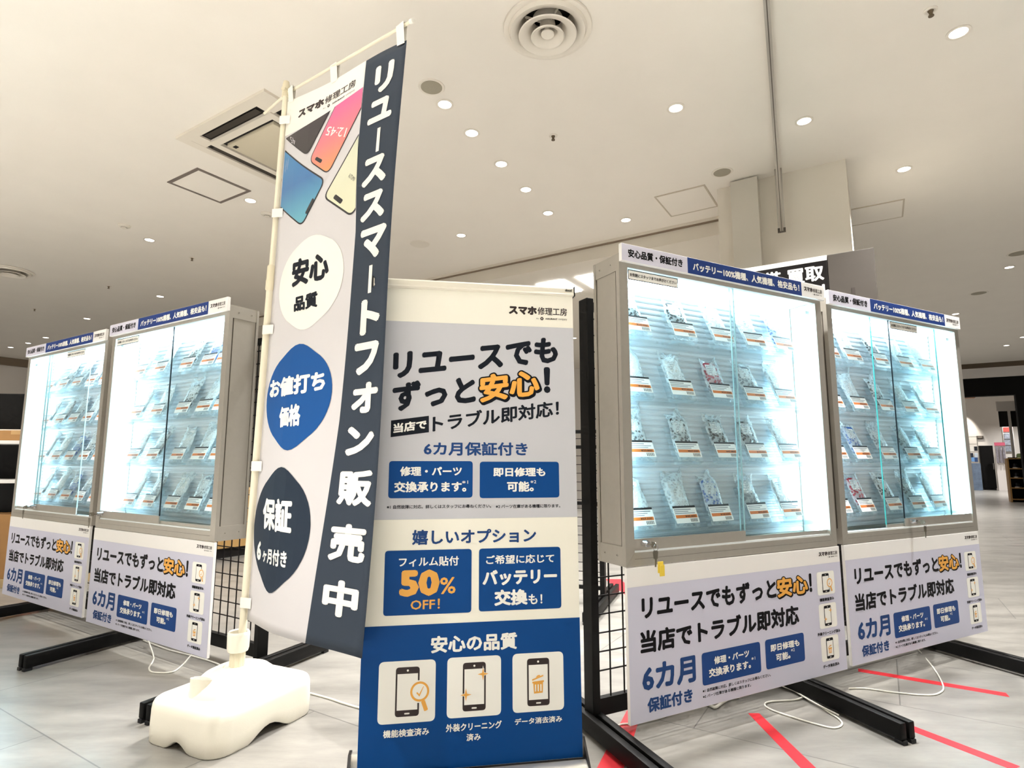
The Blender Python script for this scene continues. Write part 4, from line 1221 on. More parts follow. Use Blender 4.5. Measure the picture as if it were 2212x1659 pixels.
def picture_mat(name, c0, c1, axis=2, c2=None):
    mm = mat(name, c0, 0.45); nt = mm.node_tree; b = nt.nodes['Principled BSDF']
    tc = nt.nodes.new('ShaderNodeTexCoord'); sp = nt.nodes.new('ShaderNodeSeparateXYZ'); rp = nt.nodes.new('ShaderNodeValToRGB')
    nt.links.new(tc.outputs['Generated'], sp.inputs[0]); nt.links.new(sp.outputs[axis], rp.inputs[0]); nt.links.new(rp.outputs[0], b.inputs['Base Color'])
    rp.color_ramp.elements[0].color = lin(c0); rp.color_ramp.elements[1].color = lin(c1)
    if c2:
        e = rp.color_ramp.elements.new(0.5); e.color = lin(c2)
    return mm
def printed_phone(name, c, rim, ink, mats, island, clock=None, lines=None, top=None):
    """c: TL,TR,BR,BL of the handset on the flag; the picture is cropped at the strip and the white header"""
    bounds = [lambda x, y: strip_x(y)-0.0015-x, lambda x, y: x-0.012]
    if top: bounds.append(top)
    p = Print()
    def sub(r, inset, mi, l):
        cc = sum((Vector(q) for q in c), Vector((0, 0)))/4
        q2 = []
        k = len(c)
        for i in range(k):
            P0 = Vector(c[i]); da = (Vector(c[i-1])-P0).normalized(); db = (Vector(c[(i+1) % k])-P0).normalized()
            q2.append(tuple(P0 + (da+db)*inset))
        t = Print(); t.rquad(q2, r, 0, 0, 6)
        poly = [(a, b) for a, b, _ in t.v]
        for f in bounds: poly = clip(poly, f)
        # lay the picture in narrow bands so it follows the cloth
        ys = [y for _, y in poly]; y0, y1 = min(ys), max(ys); n = 14
        for i in range(n):
            a, b = y0+(y1-y0)*i/n, y0+(y1-y0)*(i+1)/n
            s_ = clip(clip(poly, lambda x, y: y-a), lambda x, y: b-y)
            for j in range(6):
                xa, xb = 0.01+0.49*j/6, 0.01+0.49*(j+1)/6
                s2 = clip(clip(s_, lambda x, y: x-xa), lambda x, y: xb-x) if s_ else []
                if len(s2) > 2: p.poly(s2, mi, l)
    sub(0.035, 0.0, 0, 1.5); sub(0.030, rim, 1, 2.2)
    if island: p.rquad(island, 0.007, 0, 3.0)
    if clock:
        for s_, q in clock: p.text(s_, q, 2, 3.2, 0.0)
    p.build(name, FM, mats, flag)
M_case = mat('printed_case_black', '#1d1a20', 0.45)
printed_phone('printed_phone', [(-0.122, 0.0755), (0.04, -0.14), (0.338, 0.076), (0.178, 0.292)], 0.005, 0, [M_case, picture_mat('picture_black', '#2c2629', '#3a3136'), mat('clock_white', '#cfcbd0', 0.5)], None,
              [('45', [(0.098, 0.226), (0.078, 0.185), (0.055, 0.200), (0.040, 0.166)])], top=lambda x, y: y-(0.170-0.06*(x/0.48)))
printed_phone('printed_phone', [(0.335, 0.10), (0.560, 0.085), (0.312, 0.412), (0.190, 0.318)], 0.005, 0, [M_case, picture_mat('picture_pink', '#f59a62', '#e0639a', 2, '#ee7d86'), M_white_ink],
              [(0.226, 0.322), (0.236, 0.312), (0.274, 0.338), (0.264, 0.350)], [('12:45', [(0.392, 0.288), (0.405, 0.252), (0.275, 0.235), (0.290, 0.200)])], top=lambda x, y: y-(0.160-0.05*(x/0.48)))
printed_phone('printed_phone', [(-0.06, 0.17), (0.300, 0.428), (0.178, 0.590), (-0.10, 0.40)], 0.006, 0, [M_case, picture_mat('picture_blue', '#67b2c4', '#3f86b8', 2, '#3d74ad'), MATS['clock_white']],
              [(0.232, 0.484), (0.243, 0.494), (0.203, 0.546), (0.192, 0.537)],
              [('・・・・・', [(0.030, 0.262), (0.022, 0.335), (0.036, 0.262), (0.028, 0.335)]), ('・・・・', [(0.044, 0.258), (0.036, 0.325), (0.050, 0.258), (0.042, 0.325)])])
printed_phone('printed_phone', [(0.50, 0.27), (0.62, 0.45), (0.466, 0.628), (0.292, 0.500)], 0.007, 0, [M_case, picture_mat('picture_cream', '#e2dfc0', '#d9ddc6'), M_case],
              [(0.352, 0.520), (0.366, 0.508), (0.412, 0.545), (0.398, 0.558)], [('AUTUMN', [(0.440, 0.448), (0.430, 0.462), (0.474, 0.478), (0.464, 0.490)])])
def lemon(cx, cy, rx, ry, mi, p, top, bot, l=2):
    pts = []
    for k in range(48):
        a = 2*PI*k/48
        c, s_ = math.cos(a), math.sin(a)
        pk = max(0, abs(s_)-0.80)/0.20
        f = 1 + (bot if s_ > 0 else top)*pk**2
        x = cx+rx*c*(1-0.10*pk*(1 if (bot if s_ > 0 else top) > 0.02 else 0)); y = cy+ry*s_*f
        pts.append((x, y))
    # fan of wedges cut into bands
    ys = [q[1] for q in pts]; y0, y1 = min(ys), max(ys)
    for i in range(12):
        a, b = y0+(y1-y0)*i/12, y0+(y1-y0)*(i+1)/12
        s2 = clip(clip(pts, lambda x, y: y-a), lambda x, y: b-y)
        for j in range(5):
            xa, xb = cx-rx*1.05+2.1*rx*j/5, cx-rx*1.05+2.1*rx*(j+1)/5
            s3 = clip(clip(s2, lambda x, y: x-xa), lambda x, y: xb-x) if s2 else []
            if len(s3) > 2: p.poly(s3, mi, l)
p = Print(); lemon(0.248, 0.822, 0.193, 0.172, 0, p, 0.05, 0.08)
p.text('安心', [(0.139, 0.722), (0.147, 0.828), (0.350, 0.724), (0.358, 0.830)], 1, 3, 0.035); p.text('品質', [(0.170, 0.873), (0.177, 0.930), (0.303, 0.871), (0.310, 0.930)], 1, 3, 0.035)
p.build('round_emblem', FM, [M_flagwhite, M_dark_ink], flag)
p = Print(); lemon(0.228, 1.252, 0.202, 0.172, 0, p, 0.12, 0.12)
p.text('お値打ち', [(0.047, 1.181), (0.054, 1.249), (0.384, 1.172), (0.392, 1.242)], 1, 3, 0.035); p.text('価格', [(0.145, 1.290), (0.155, 1.361), (0.272, 1.281), (0.282, 1.358)], 1, 3, 0.035)
p.build('round_emblem', FM, [mat('emblem_blue', '#135297', 0.65, spec=0.25), M_white_ink], flag)
p = Print(); lemon(0.200, 1.711, 0.198, 0.188, 0, p, 0.11, 0.12)
p.text('保証', [(0.078, 1.614), (0.090, 1.716), (0.290, 1.612), (0.302, 1.722)], 1, 3, 0.03); p.text('6', [(0.052, 1.764), (0.056, 1.825), (0.090, 1.766), (0.094, 1.827)], 1, 3, 0.035); p.text('ヶ月付き', [(0.110, 1.782), (0.116, 1.828), (0.292, 1.778), (0.299, 1.832)], 1, 3, 0.028)
p.build('round_emblem', FM, [M_navy_ink, M_white_ink], flag)
p = Print()
for s_, x0, y0, x1, y1 in (('リ', 0.541, 0.062, 0.626, 0.170), ('ユ', 0.520, 0.204, 0.634, 0.286), ('｜', 0.574, 0.319, 0.590, 0.412), ('ス', 0.515, 0.431, 0.632, 0.530), ('ス', 0.521, 0.566, 0.637, 0.662),
                         ('マ', 0.530, 0.700, 0.655, 0.805), ('｜', 0.581, 0.833, 0.598, 0.930), ('ト', 0.556, 0.955, 0.644, 1.068), ('フ', 0.535, 1.102, 0.648, 1.202), ('オ', 0.538, 1.236, 0.655, 1.328), ('ン', 0.527, 1.377, 0.650, 1.463),
                         ('販', 0.508, 1.514, 0.660, 1.619), ('売', 0.496, 1.679, 0.650, 1.786), ('中', 0.494, 1.845, 0.640, 1.944)):
    p = Print()
    if s_ == '｜':
        for i in range(4): p.rect(x0, y0+(y1-y0)*i/4, x1, y0+(y1-y0)*(i+1)/4, 0, 2)
    else: p.text(s_, (x0, y0, x1, y1), 0, 2, 0.04 if s_ not in '販売中' else 0.032)
    p.build('large_letter', FM, [M_flagwhite], flag)
# tabs that hang the cloth on the arm and the pole
armA = Vector((-0.9422+0.0034*2.425, 2.1401+0.041*2.425, 2.425)) - fo
armB = flagpt(FW, 0) + Vector((0, 0, 0.058)) - fo
for x in (0.03, 0.30, 0.655):
    m = MB()
    a = FM(x-0.018, 0.01, 0.3); b = FM(x+0.018, 0.01, 0.3)
    k = x/FW; top = armA + (armB-armA)*k + Vector((0, 0, 0.006))
    c = Vector((b.x, b.y, top.z)); d = Vector((a.x, a.y, top.z))
    n_ = Vector((math.sin(-0.6), -math.cos(-0.6), 0))*0.009
    m.add([a+n_*0.2, b+n_*0.2, c+n_, d+n_, c-n_, d-n_, a-n_*0.6, b-n_*0.6], [(0, 1, 2, 3), (3, 2, 4, 5), (5, 4, 7, 6)])
    m.build('hanging_tab', M_flagwhite, flag, fix=False)
for y in (0.09, 0.50, 0.98, 1.50, 1.98):
    m = MB()
    z = FZ+FH*(1-y/FH)
    pc = Vector((-0.9422+0.0034*z, 2.1401+0.041*z, z)) - fo + Vector((-0.014, 0.004, 0))
    e = FM(0.035, y, 0.3)
    dirv = (e-pc); dirv.z = 0; dirv.normalize(); nn = Vector((dirv.y, -dirv.x, 0))
    loopp = [e + nn*0.003, pc + nn*0.0175, pc - dirv*0.0175, pc - nn*0.0175, e - nn*0.003]
    vs = [q + Vector((0, 0, dz)) for q in loopp for dz in (-0.018, 0.018)]
    m.add(vs, [(2*i, 2*i+2, 2*i+3, 2*i+1) for i in range(4)])
    m.build('pole_tab', M_flagwhite, flag, fix=False)
# pole, joint, cross arm
def pz(z, dx=-0.014, dy=0.004): return Vector((-0.9422+0.0034*z+dx, 2.1401+0.041*z+dy, z)) - fo
m = MB(); m.tube([pz(0.13), pz(1.60)], 0.0135, 18); m.build('lower_pole', M_pole, flag, smooth=40)
m = MB(); m.tube([pz(1.585), pz(2.46)], 0.0105, 16); m.build('upper_pole', M_pole, flag, smooth=40)
m = MB(); m.tube([pz(1.56), pz(1.565), pz(1.60), pz(1.605), pz(1.66), pz(1.665)], [0.0145, 0.0175, 0.0175, 0.016, 0.016, 0.0125], 18); m.build('pole_joint', mat('joint_cream', '#e6dcc0', 0.45), flag, smooth=40)
m = MB(); m.tube([pz(2.405), pz(2.46), pz(2.475)], [0.0145, 0.0145, 0.012], 18); m.tube([pz(2.43, -0.016, -0.02), pz(2.43, -0.006, 0.03)], 0.009, 12); m.build('arm_holder', MATS['joint_cream'], flag, smooth=40)
adir = (armB-armA).normalized()
m = MB(); m.tube([armA - adir*0.21 + Vector((0, 0, -0.035)), armA, armB + adir*0.02], 0.0055, 12); m.build('cross_arm', M_pole, flag, smooth=40)
m = MB(); m.tube([armB + adir*0.018, armB + adir*0.032], 0.008, 12); m.build('arm_cap', M_flagwhite, flag, smooth=40)

# water tank base
TA = math.radians(65.0)
tank = thing('flag_base_tank', 'white plastic water tank base holding the flag pole', 'flag base', (-0.957, 2.132, 0), TA)
HL, HWD, HT = 0.212, 0.172, 0.132
def rr_ring(hl, hw, r, z, n=10):
    out = []
    for cx, cy, a0 in ((hl-r, hw-r, 0), (-hl+r, hw-r, 90), (-hl+r, -hw+r, 180), (hl-r, -hw+r, 270)):
        for j in range(n+1):
            a = math.radians(a0+90*j/n); out.append((cx+r*math.cos(a), cy+r*math.sin(a), z))
    # refine the straight runs
    res = []
    for i in range(len(out)):
        a = Vector(out[i]); b = Vector(out[(i+1) % len(out)])
        res.append(a)
        L = (b-a).length
        if L > 0.05:
            k = 14
            for j in range(1, k): res.append(a+(b-a)*j/k)
    return res
def notch(x, y):
    f = lambda t, w: max(0.0, math.cos(PI/2*min(1, abs(t)/w)))**1.3
    nx = f(x-0.0, 0.085) if abs(y) > HWD*0.75 else 0
    ny_ = f(y, 0.055) if abs(x) > HL*0.75 else 0
    return 0.034*max(nx, ny_*0.8)
rings = []
for ins, z, r in ((0.030, 0.0, 0.05), (0.004, 0.0, 0.06), (0.0, 0.005, 0.062), (-0.001, 0.05, 0.063), (0.0, 0.10, 0.063), (0.002, 0.116, 0.062), (0.007, 0.126, 0.058), (0.016, HT, 0.05), (0.06, HT+0.002, 0.04)):
    rg = rr_ring(HL-ins, HWD-ins, r, z)
    rings.append([Vector((v.x, v.y, max(v.z, 0) + notch(v.x, v.y)*max(0, 1-v.z/0.09))) for v in rg])
m = MB(); n = len(rings[0])
vs = [v for r in rings for v in r]
fs = [(i*n+k, i*n+(k+1) % n, (i+1)*n+(k+1) % n, (i+1)*n+k) for i in range(len(rings)-1) for k in range(n)]
fs.append(tuple(range((len(rings)-1)*n, len(rings)*n)))
m.add(vs, fs); m.build('tank_body', M_plastic, tank, smooth=50)
m = MB(); m.lathe([(0.158, HT-0.01), (0.154, HT+0.006), (0.140, HT+0.026), (0.112, HT+0.048), (0.08, HT+0.060), (0.048, HT+0.064), (0.045, HT+0.060), (0.0, HT+0.060)], 48, sx=1.0, sy=0.82)
m.build('dome', M_plastic, tank, smooth=40)
# filler spout with slanted lid, locating recesses
m = MB()
sp = [(-0.118+0.036*math.cos(2*PI*k/24), -0.062*0+0.036*math.sin(2*PI*k/24)) for k in range(24)]
vs = [(x, y+0.02, HT-0.004) for x, y in sp] + [(x, y+0.02, HT+0.052-(x+0.118)*0.25) for x, y in sp]
m.add(vs, [tuple(range(24)), tuple(range(24, 48))] + [(k, (k+1) % 24, 24+(k+1) % 24, 24+k) for k in range(24)])
vs = [(-0.118+(x+0.118)*0.78, y*0.78+0.02, HT+0.0525-(x+0.118)*0.2) for x, y in sp] + [(-0.118+(x+0.118)*0.72, y*0.72+0.02, HT+0.0555-(x+0.118)*0.2) for x, y in sp]
m.add(vs, [tuple(range(24)), tuple(range(24, 48))] + [(k, (k+1) % 24, 24+(k+1) % 24, 24+k) for k in range(24)])
m.build('filler_spout', M_plastic, tank, smooth=40)
for x, y, r in ((0.03, -0.105, 0.012), (0.115, -0.02, 0.008), (0.09, -0.10, 0.012), (-0.045, -0.112, 0.017)):
    m = MB(); rr = math.sqrt((x)**2+(y/0.82)**2); zz = HT+0.062-0.052*max(0, (rr-0.06)/0.09)
    m.lathe([(0.0, 0.004), (r*0.8, 0.004), (r, 0.0), (r, -0.012)], 18, center=(x, y, zz)); m.build('clip_boss', M_plastic, tank, smooth=40)
# fluted socket and clamp collar
m = MB()
pts = [(0.024*(1+0.07*math.cos(10*2*PI*k/80))*math.cos(2*PI*k/80), 0.024*(1+0.07*math.cos(10*2*PI*k/80))*math.sin(2*PI*k/80)) for k in range(80)]
m.prism(pts, HT+0.058, HT+0.125); m.build('fluted_socket', mat('socket_cream', '#ddd5bd', 0.5), tank, smooth=30)
m = MB(); m.lathe([(0.0245, HT+0.115), (0.033, HT+0.110), (0.036, HT+0.120), (0.037, HT+0.165), (0.036, HT+0.172), (0.033, HT+0.176), (0.029, HT+0.172), (0.028, HT+0.12)], 36, caps=False)
m.build('clamp_collar', M_plastic, tank, smooth=40)

# ================================================================== floor: red tape, cables
def tape(label, pts):
    c = sum((Vector(p) for p in pts), Vector((0, 0)))/len(pts)
    m = MB(); m.prism([(p[0], p[1]) for p in pts], 0.0, 0.0006, 'z')
    o = m.build('floor_tape', M_red); tag(o, label, 'tape', 'red tape strips on the floor'); return o
tape('red floor tape under the board of the large showcase, running towards the camera', [(0.852, 2.227), (0.892, 2.227), (0.905, 1.70), (0.858, 1.70)])
tape('red floor tape between the feet of the far right showcase, nearest the wall side', [(1.519, 2.685), (1.94, 2.416), (1.92, 2.375), (1.498, 2.647)])
tape('red floor tape at the lower right corner beyond the tip of the black foot', [(1.375, 2.135), (1.515, 1.862), (1.475, 1.842), (1.338, 2.110)])
tape('red floor tape beside the black post right of the roll-up banner', [(0.420, 2.25), (0.470, 2.235), (0.30, 1.76), (0.215, 1.76)])
tape('red floor tape behind the wire grid, farther back', [(0.72, 4.62), (0.84, 4.62), (0.84, 3.9), (0.77, 4.1)])

def spline(pts, n=8):
    P = [Vector(p) for p in pts]; out = []
    for i in range(len(P)-1):
        a = P[max(i-1, 0)]; b = P[i]; c = P[i+1]; d = P[min(i+2, len(P)-1)]
        for k in range(n):
            t = k/n
            out.append(0.5*((2*b)+(c-a)*t+(2*a-5*b+4*c-d)*t*t+(3*b-a-3*c+d)*t**3))
    out.append(P[-1]); return out
def cable(label, pts, r=0.0032, name='power_cable'):
    m = MB(); m.tube(spline(pts), r, 8)
    o = m.build(name, M_cable, smooth=60); tag(o, label, 'cable', 'white cables'); return o
Z = 0.0034
cable('white cable looping in front of the red tape under the far right board', [(1.93, 3.02, 0.10), (1.955, 2.93, Z), (1.856, 2.697, Z), (1.744, 2.484, Z), (1.675, 2.408, Z), (1.605, 2.385, Z), (1.497, 2.412, Z), (1.41, 2.449, Z), (1.343, 2.45, Z)])
cable('white cable running along the floor below the large showcase board', [(0.28, 2.102, Z), (0.338, 2.106, Z), (0.382, 2.131, Z), (0.431, 2.138, Z), (0.512, 2.174, Z), (0.592, 2.228, Z), (0.713, 2.30, Z)])
cable('bundle end of beige cable just below the large showcase board', [(0.70, 2.33, Z+0.002), (0.731, 2.285, 0.006), (0.747, 2.264, 0.006), (0.785, 2.301, 0.007), (0.825, 2.339, 0.007), (0.870, 2.36, 0.006)], 0.0055)
cable('white coiled cable spread in front of the middle black foot', [(1.0, 2.47, 0.012), (1.117, 2.492, Z), (1.18, 2.45, 0.008), (1.145, 2.344, Z), (1.142, 2.241, Z), (1.150, 2.176, Z), (1.135, 2.129, Z), (1.092, 2.105, Z), (1.045, 2.136, Z), (0.981, 2.202, Z), (0.945, 2.252, Z), (0.941, 2.293, Z), (0.976, 2.322, Z), (1.081, 2.34, Z), (1.12, 2.375, 0.008), (1.08, 2.45, 0.012)])
cable('thin white cable lying across the coiled cable by the middle foot', [(1.05, 2.56, 0.06), (1.10, 2.47, 0.012), (1.110, 2.366, 0.012), (1.130, 2.281, 0.010), (1.160, 2.195, 0.008)])
cable('white cable loop on the floor under the left showcase board beside the flag', [(-1.80, 3.00, 0.04), (-1.666, 2.838, Z), (-1.618, 2.757, Z), (-1.58, 2.668, Z), (-1.529, 2.618, Z), (-1.453, 2.624, Z), (-1.459, 2.715, Z), (-1.489, 2.832, Z), (-1.50, 2.95, 0.02)])
cable('long white cable running from the left showcase towards the flag base', [(-1.853, 3.062, Z), (-1.655, 2.925, Z), (-1.465, 2.82, Z), (-1.308, 2.722, Z), (-1.2, 2.62, Z)], 0.004)
cable('white cable emerging right of the flag base towards the roll-up banner', [(-0.83, 2.42, Z), (-0.697, 2.347, Z), (-0.621, 2.297, Z), (-0.50, 2.23, Z), (-0.40, 2.19, Z)], 0.004)
cable('thin white cable hanging down behind the left showcase board', [(-2.0, 3.15, 0.14), (-2.02, 3.08, 0.09), (-1.99, 3.02, 0.072), (-1.93, 3.06, 0.09), (-1.88, 3.09, 0.08)], 0.0028)
pl = thing('power_plug', 'white plug resting on the black foot under the left showcase board', 'plug', (-1.855, 3.105, 0.0665), 0.4)
m = MB(); m.box(-0.022, 0.022, -0.014, 0.014, 0.0, 0.024, 0, 0.004); m.build('plug_body', M_cable, pl)
m = MB(); m.box(0.022, 0.036, -0.006, -0.0045, 0.008, 0.014); m.build('prong', M_chrome, pl)
m = MB(); m.box(0.022, 0.036, 0.0045, 0.006, 0.008, 0.014); m.build('prong', M_chrome, pl)

# ================================================================== far shop on the right, beyond the ceiling edge
m = MB(); m.box(-0.9, 22, 16.7, 16.8, 2.94, 3.4, M=MBUILD); m.box(-0.9, 22, 15.8, 16.8, 3.3, 3.4, M=MBUILD)
struct('wall_reveal', m, mat('reveal_brown', '#8f7f6c', 0.8))
m = MB(); m.box(-0.9, 22, 16.2, 16.45, 2.73, 2.945, M=MBUILD)
struct('trim_3', m, M_wallw)
M_shopblack = mat('shopfront_black', '#0a0807', 0.7, spec=0.2, noise=0.1, nscale=4)
m = MB(); m.box(-0.9, 22, 16.25, 16.45, 2.33, 2.73, M=MBUILD); m.box(2.56, 22, 16.25, 16.45, 0, 2.33, M=MBUILD)
struct('wall_shopfront', m, M_shopblack)
m = MB(); m.box(-0.9, 22, 24.6, 24.8, 0, 3.3, M=MBUILD)
struct('wall_far', m, M_wallw)
m = MB(); m.box(-0.9, 22, 16.45, 24.8, 3.2, 3.3, M=MBUILD)
struct('ceiling_shop', m, M_wallp)
def bthing(name, label, cat, a, b, z=0.0, rz=0.0, group=None): return thing(name, label, cat, bp_(a, b, z), BA+rz, group)
t = bthing('shop_spotlight', 'warm spotlight washing the far white shop wall', 'spotlight', 2.50, 24.2, 2.9)
m = MB(); m.tube([(0, 0, 0.3), (0, 0, 0.1)], 0.015, 8); m.build('stem', M_fix, t)
m = MB(); m.tube([(0, 0, 0.1), (0, 0.03, -0.05)], 0.05, 14); m.build('lamp_head', M_fix, t)
ld = bpy.data.lights.new('spot', 'SPOT'); ld.energy = 160; ld.color = (1, 0.93, 0.82); ld.spot_size = math.radians(50); ld.spot_blend = 0.6; ld.shadow_soft_size = 0.05
lo = bpy.data.objects.new('spot', ld); COL.objects.link(lo); lo.parent = t; lo.location = (0, 0.05, -0.07); lo.rotation_euler = (math.radians(12), 0, 0)
for a, b in ((4.5, 21.0), (2.6, 19.5), (2.2, 22.0), (3.6, 23.2)):  # unseen downlights added to brighten the far shop
    d = dup(dl0, bp_(a, b, 3.2), None, 'unseen recessed downlight added for fill light')
    for c in d.children:
        if c.type == 'LIGHT': c.data = CHILDREN['right']
t = bthing('wooden_canopy', 'orange wooden canopy edge under the black shopfront, far right', 'canopy', 2.02, 18.5, 2.5)
m = MB(); m.prism([(-0.6, 0.0), (0.12, 0.0), (-0.05, 0.40), (-0.55, 0.46), (-0.55, 0.70), (-0.6, 0.70)], 0, 0.3, 'y'); m.build('canopy_board', mat('canopy_wood', '#a4622c', 0.5, noise=0.1, nscale=20), t)
m = MB(); m.box(0.02, 0.16, -0.02, 0.02, 0.22, 0.28); m.build('lamp_strip', mat('strip_cream', '#f2e6d0', 0.5, emit='#fff0d8', estr=1.5), t)
t = bthing('black_cupboard', 'plain black cupboard against the far white wall, right edge of the photo', 'cupboard', 2.74, 24.0)
m = MB(); m.box(0, 0.34, 0, 0.4, 0.06, 1.41, 0, 0.005); m.build('body', M_shopblack, t)
m = MB(); m.box(0.01, 0.33, 0.02, 0.38, 0.0, 0.06); m.build('plinth', M_dark, t)
m = MB(); m.box(0.30, 0.315, -0.015, 0, 0.65, 0.85); m.build('handle', M_alu, t)
t = bthing('wall_plaque', 'small dark plaque on the far white wall above the black cupboard', 'plaque', 2.76, 24.57, 1.66)
m = MB(); m.box(0, 0.18, 0, 0.03, 0, 0.085); m.build('plate', mat('plaque_dark', '#4a443f', 0.5), t)
m = MB(); m.box(0.03, 0.15, -0.004, 0, 0.03, 0.055); m.build('plate_text', mat('plaque_light', '#b5aca0', 0.5), t)
# accessory display left of the cupboard
t = bthing('accessory_stand', 'blue and grey accessory display stand left of the black cupboard, far right', 'display stand', 2.42, 23.6)
m = MB(); m.box(0, 0.26, 0, 0.3, 0, 0.85, 0, 0.004); m.build('cabinet_body', mat('stand_blue_grey', '#6f7f96', 0.5, noise=0.25, nscale=9), t)
m = MB()
for x in (0, 0.24): m.box(x, x+0.02, 0.1, 0.12, 0.85, 1.7)
for z in (1.0, 1.2, 1.45, 1.68): m.box(0, 0.26, 0.1, 0.12, z, z+0.015)
m.build('frame', M_alu, t)
for i, (x, z, c) in enumerate(((0.03, 1.03, '#2e3440'), (0.14, 1.03, '#c9d3dd'), (0.04, 1.23, '#f2eee6'), (0.15, 1.24, '#20222a'), (0.05, 0.9, '#6fa0d8'), (0.13, 0.89, '#36507f'))):
    m = MB(); m.box(x, x+0.08, 0.04, 0.09, z, z+0.14, 0, 0.004); m.build('packet', mat('packet_%d' % i, c, 0.5), t)
# pink pegboard rack
t = bthing('pegboard_rack', 'white pegboard rack with pink header and hanging packets, far right', 'display rack', 3.09, 23.7)
m = MB(); m.box(0, 0.26, 0.05, 0.09, 0.0, 1.44, 0, 0.003); m.build('back_board', mat('peg_white', '#ece4e0', 0.6), t)
m = MB(); m.box(0, 0.26, 0.03, 0.05, 1.40, 1.50); m.build('pink_header', mat('peg_pink', '#d0627a', 0.5), t)
for i in range(3):
    m = MB(); m.box(0.02+0.083*i, 0.075+0.083*i, 0.0, 0.045, 0.86, 1.36, 0, 0.004); m.build('packet_strip', mat('packet_strip', '#8d8790', 0.5, noise=0.5, nscale=22), t)
t = bthing('magazine_tower', 'tall narrow display tower with red header behind the pegboard rack', 'display stand', 3.36, 23.9)
m = MB(); m.box(0, 0.26, 0.06, 0.3, 0, 2.0, 0, 0.004); m.build('tower_body', M_wallw, t)
m = MB(); m.box(0.02, 0.24, 0.04, 0.06, 1.84, 1.98); m.build('red_header', mat('tower_red', '#d8534c', 0.5, noise=0.2, nscale=20), t)
for i, z in enumerate((1.62, 1.42, 1.22)):
    m = MB(); m.box(0.02, 0.24, 0.03, 0.06, z, z+0.17); m.build('leaflet_tray', mat('leaflet', '#9aa0ad', 0.5, noise=0.5, nscale=18), t)
t = bthing('shop_partition', 'white shop partition with two dark openings, far right', 'partition', 2.50, 18.3)
m = MB(); m.box(0, 0.36, 0, 0.06, 2.12, 2.36); m.box(0.20, 0.25, 0, 0.06, 0, 2.12); m.build('panel', M_wallw, t)
m = MB(); m.box(0.03, 0.20, 0.04, 0.06, 1.74, 2.12); m.build('dark_opening', M_dark, t)
m = MB(); m.box(0.25, 0.36, 0.04, 0.06, 1.74, 2.12); m.build('dark_opening', M_dark, t)
# wooden shelf with shoes and hats
M_wood = mat('shelf_wood', '#b98d52', 0.5, noise=0.12, nscale=14)
t = bthing('wooden_shoe_shelf', 'wooden open shelf holding shoes at the right edge of the photo', 'shelf', 2.43, 17.2)
for x in (0.0, 0.86):
    m = MB(); m.box(x, x+0.03, 0, 0.3, 0.0, 0.97); m.build('side_board', M_wood, t)
for z in (0.05, 0.30, 0.52, 0.73, 0.955):
    m = MB(); m.box(0.03, 0.86, 0, 0.3, z, z+0.022); m.build('shelf_board', M_wood, t)
m = MB(); m.box(0.03, 0.86, 0.29, 0.3, 0.0, 0.97); m.build('back_board', M_dark, t)
def shoe(a, b, z, c, label, rz):
    t = bthing('shoe', label, 'shoe', a, b, z, rz, 'shoes on the wooden shelf')
    m = MB(); m.prism([(-0.12, -0.03), (-0.10, -0.042), (0.08, -0.045), (0.13, -0.02), (0.13, 0.02), (0.08, 0.045), (-0.10, 0.042), (-0.12, 0.03)], 0, 0.022, 'z'); m.build('sole', M_dark if c != '#22252c' else M_wallw, t)
    m = MB(); m.lathe([(0.045, 0.022), (0.044, 0.05), (0.036, 0.075), (0.02, 0.085), (0, 0.088)], 14, center=(0.02, 0, 0), sx=2.2); m.lathe([(0.040, 0.022), (0.038, 0.09), (0.034, 0.105), (0.0, 0.1)], 14, center=(-0.07, 0, 0), sx=1.1); m.build('upper', mat('shoe_'+c[1:], c, 0.5), t, smooth=50)
for r, (z, nm) in enumerate(((0.3225, 'lowest shoe row'), (0.5425, 'middle shoe row'), (0.7525, 'top shoe row'))):
    for i, (c, w) in enumerate((('#22252c', 'dark'), ('#d8d4cc', 'white'), ('#3b4560', 'navy'))):
        shoe(2.60+0.24*i, 17.34, z, c, '%s shoe in the %s of the wooden shelf' % (w, nm), 1.2)
t = bthing('hat', 'pale yellow brimmed hat lying on top of the wooden shoe shelf', 'hat', 2.72, 17.33, 0.977)
m = MB(); m.lathe([(0.0, 0.006), (0.17, 0.0), (0.175, 0.006), (0.10, 0.018)], 24, sx=1.1); m.build('brim', mat('hat_straw', '#d9d2a0', 0.8), t, smooth=50)
m = MB(); m.lathe([(0.10, 0.012), (0.095, 0.08), (0.075, 0.105), (0, 0.112)], 24); m.build('crown', mat('hat_green', '#8fa06a', 0.8), t, smooth=50)
t = bthing('folded_cloth', 'dark folded cloth hanging over the top edge of the wooden shoe shelf', 'cloth', 2.52, 17.3, 0.977)
m = MB(); m.box(-0.05, 0.10, -0.1, 0.06, 0.0, 0.02, 0, 0.006); m.build('fold', mat('cloth_dark', '#3a3230', 0.8), t)

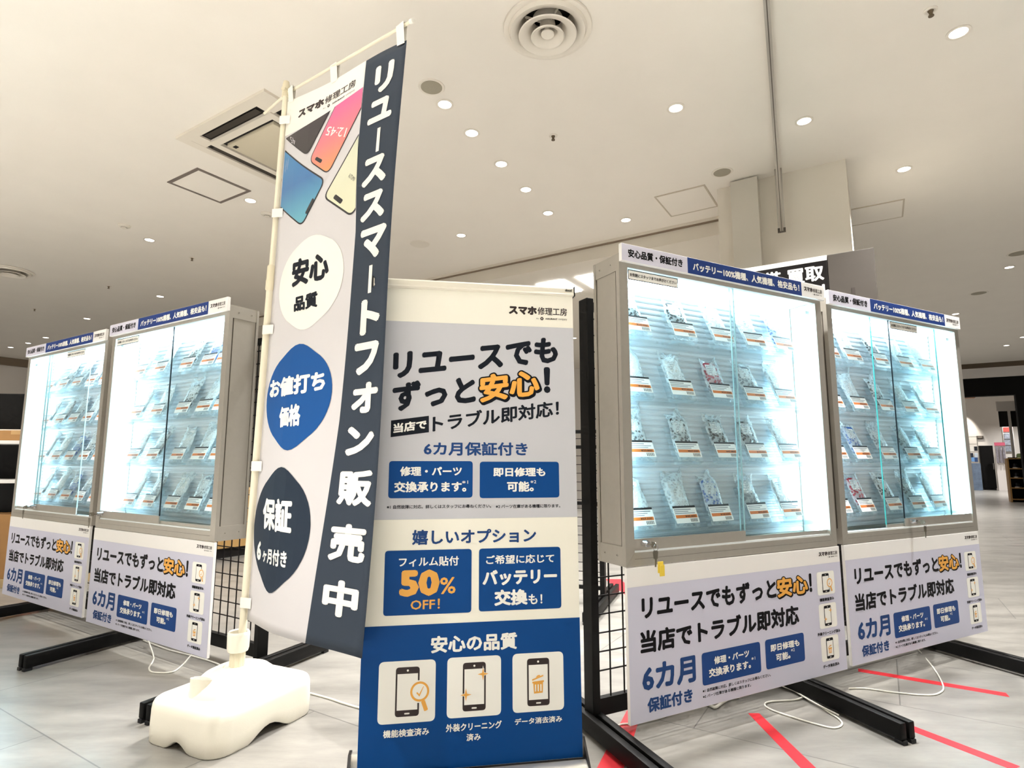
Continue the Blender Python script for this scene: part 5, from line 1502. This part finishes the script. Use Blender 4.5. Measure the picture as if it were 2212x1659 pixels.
# ================================================================== left edge: black gondola shelf, cartons
t = thing('store_gondola', 'black store shelving with white shelf edges behind the far left showcase', 'shelf', (-4.9, 4.12, 0), math.radians(6))
m = MB(); m.box(0, 1.75, 0.30, 0.34, 0.06, 1.42, 0, 0.004); m.build('back_panel', M_black, t)
m = MB(); m.box(0, 1.75, 0.02, 0.34, 0.0, 0.06, 0, 0.003); m.build('base', mat('base_wood', '#cdb48a', 0.6, noise=0.08), t)
for z in (0.735, 1.02):
    m = MB(); m.box(0.005, 1.745, 0.02, 0.30, z, z+0.025, 0, 0.003); m.build('shelf_board', M_board, t)
m = MB(); m.box(1.735, 1.75, 0.05, 0.30, 0.06, 1.42); m.build('end_panel', M_black, t)
lx = lambda x, y, z: tuple(Matrix.Translation((-4.9, 4.12, 0)) @ Matrix.Rotation(math.radians(6), 4, 'Z') @ Vector((x, y, z)))
M_cart = mat('carton_brown', '#b08452', 0.75, noise=0.06, nscale=12)
def carton(label, x, y, z, w, d, h, lab=False):
    t = thing('cardboard_box', label, 'box', lx(x, y, z), math.radians(6), 'cardboard boxes')
    m = MB(); m.box(0, w, 0, d, 0, h-0.001, 0, 0.003); m.build('carton_body', M_cart, t)
    m = MB(); m.box(0, w, d*0.46, d*0.54, h-0.0012, h); m.box(w*0.45, w*0.55, -0.0006, 0, h*0.6, h); m.build('packing_tape', mat('packing_tape', '#c8a271', 0.3), t)
    if lab:
        p = Print(); p.rect(0, 0, 0.20, 0.17, 0, 1); p.text('上', (0.05, 0.02, 0.15, 0.12), 1, 2, 0.04)
        p.build('red_label', lambda a, b, l: Vector((w-0.30+a, -0.0005*l, h*0.60-b)), [mat('label_red', '#c23a2e', 0.5), M_white_ink], t)
carton('large brown cardboard box with red label on the lowest level of the black shelving', 1.0, 0.03, 0.0605, 0.70, 0.25, 0.45, True)
carton('long flat brown box on the upper shelf of the black shelving', 0.85, 0.05, 1.0455, 0.80, 0.22, 0.075)
t = thing('paper_stack', 'white papers lying on the flat box on the black shelving', 'paper', lx(1.0, 0.06, 1.121), math.radians(9), None)
m = MB(); m.box(0, 0.42, 0, 0.19, 0, 0.008); m.box(0.30, 0.52, 0.02, 0.17, 0.008, 0.05, 0, 0.006); m.build('sheets', M_board, t)
m = MB(); m.tube([(0.42+0.045*math.cos(2*PI*k/20), 0.08, 0.13+0.08*math.sin(2*PI*k/20)) for k in range(21)], 0.004, 6); m.build('wire_loop', mat('grey_wire', '#8d8a86', 0.5), t)
# low wooden fixture seen through the wire grid left of the flag
t = thing('wooden_display_plinth', 'low wooden display plinth seen through the wire grid left of the flag', 'display plinth', (-2.80, 5.35, 0), math.radians(57.8))
m = MB(); m.box(0, 1.8, 0, 0.55, 0.09, 0.62, 0, 0.004); m.build('plinth_body', mat('plinth_wood', '#c79f63', 0.55, noise=0.08, nscale=6), t)
m = MB(); m.box(0.03, 1.77, 0.03, 0.52, 0.0, 0.09); m.build('kick_base', M_dark, t)
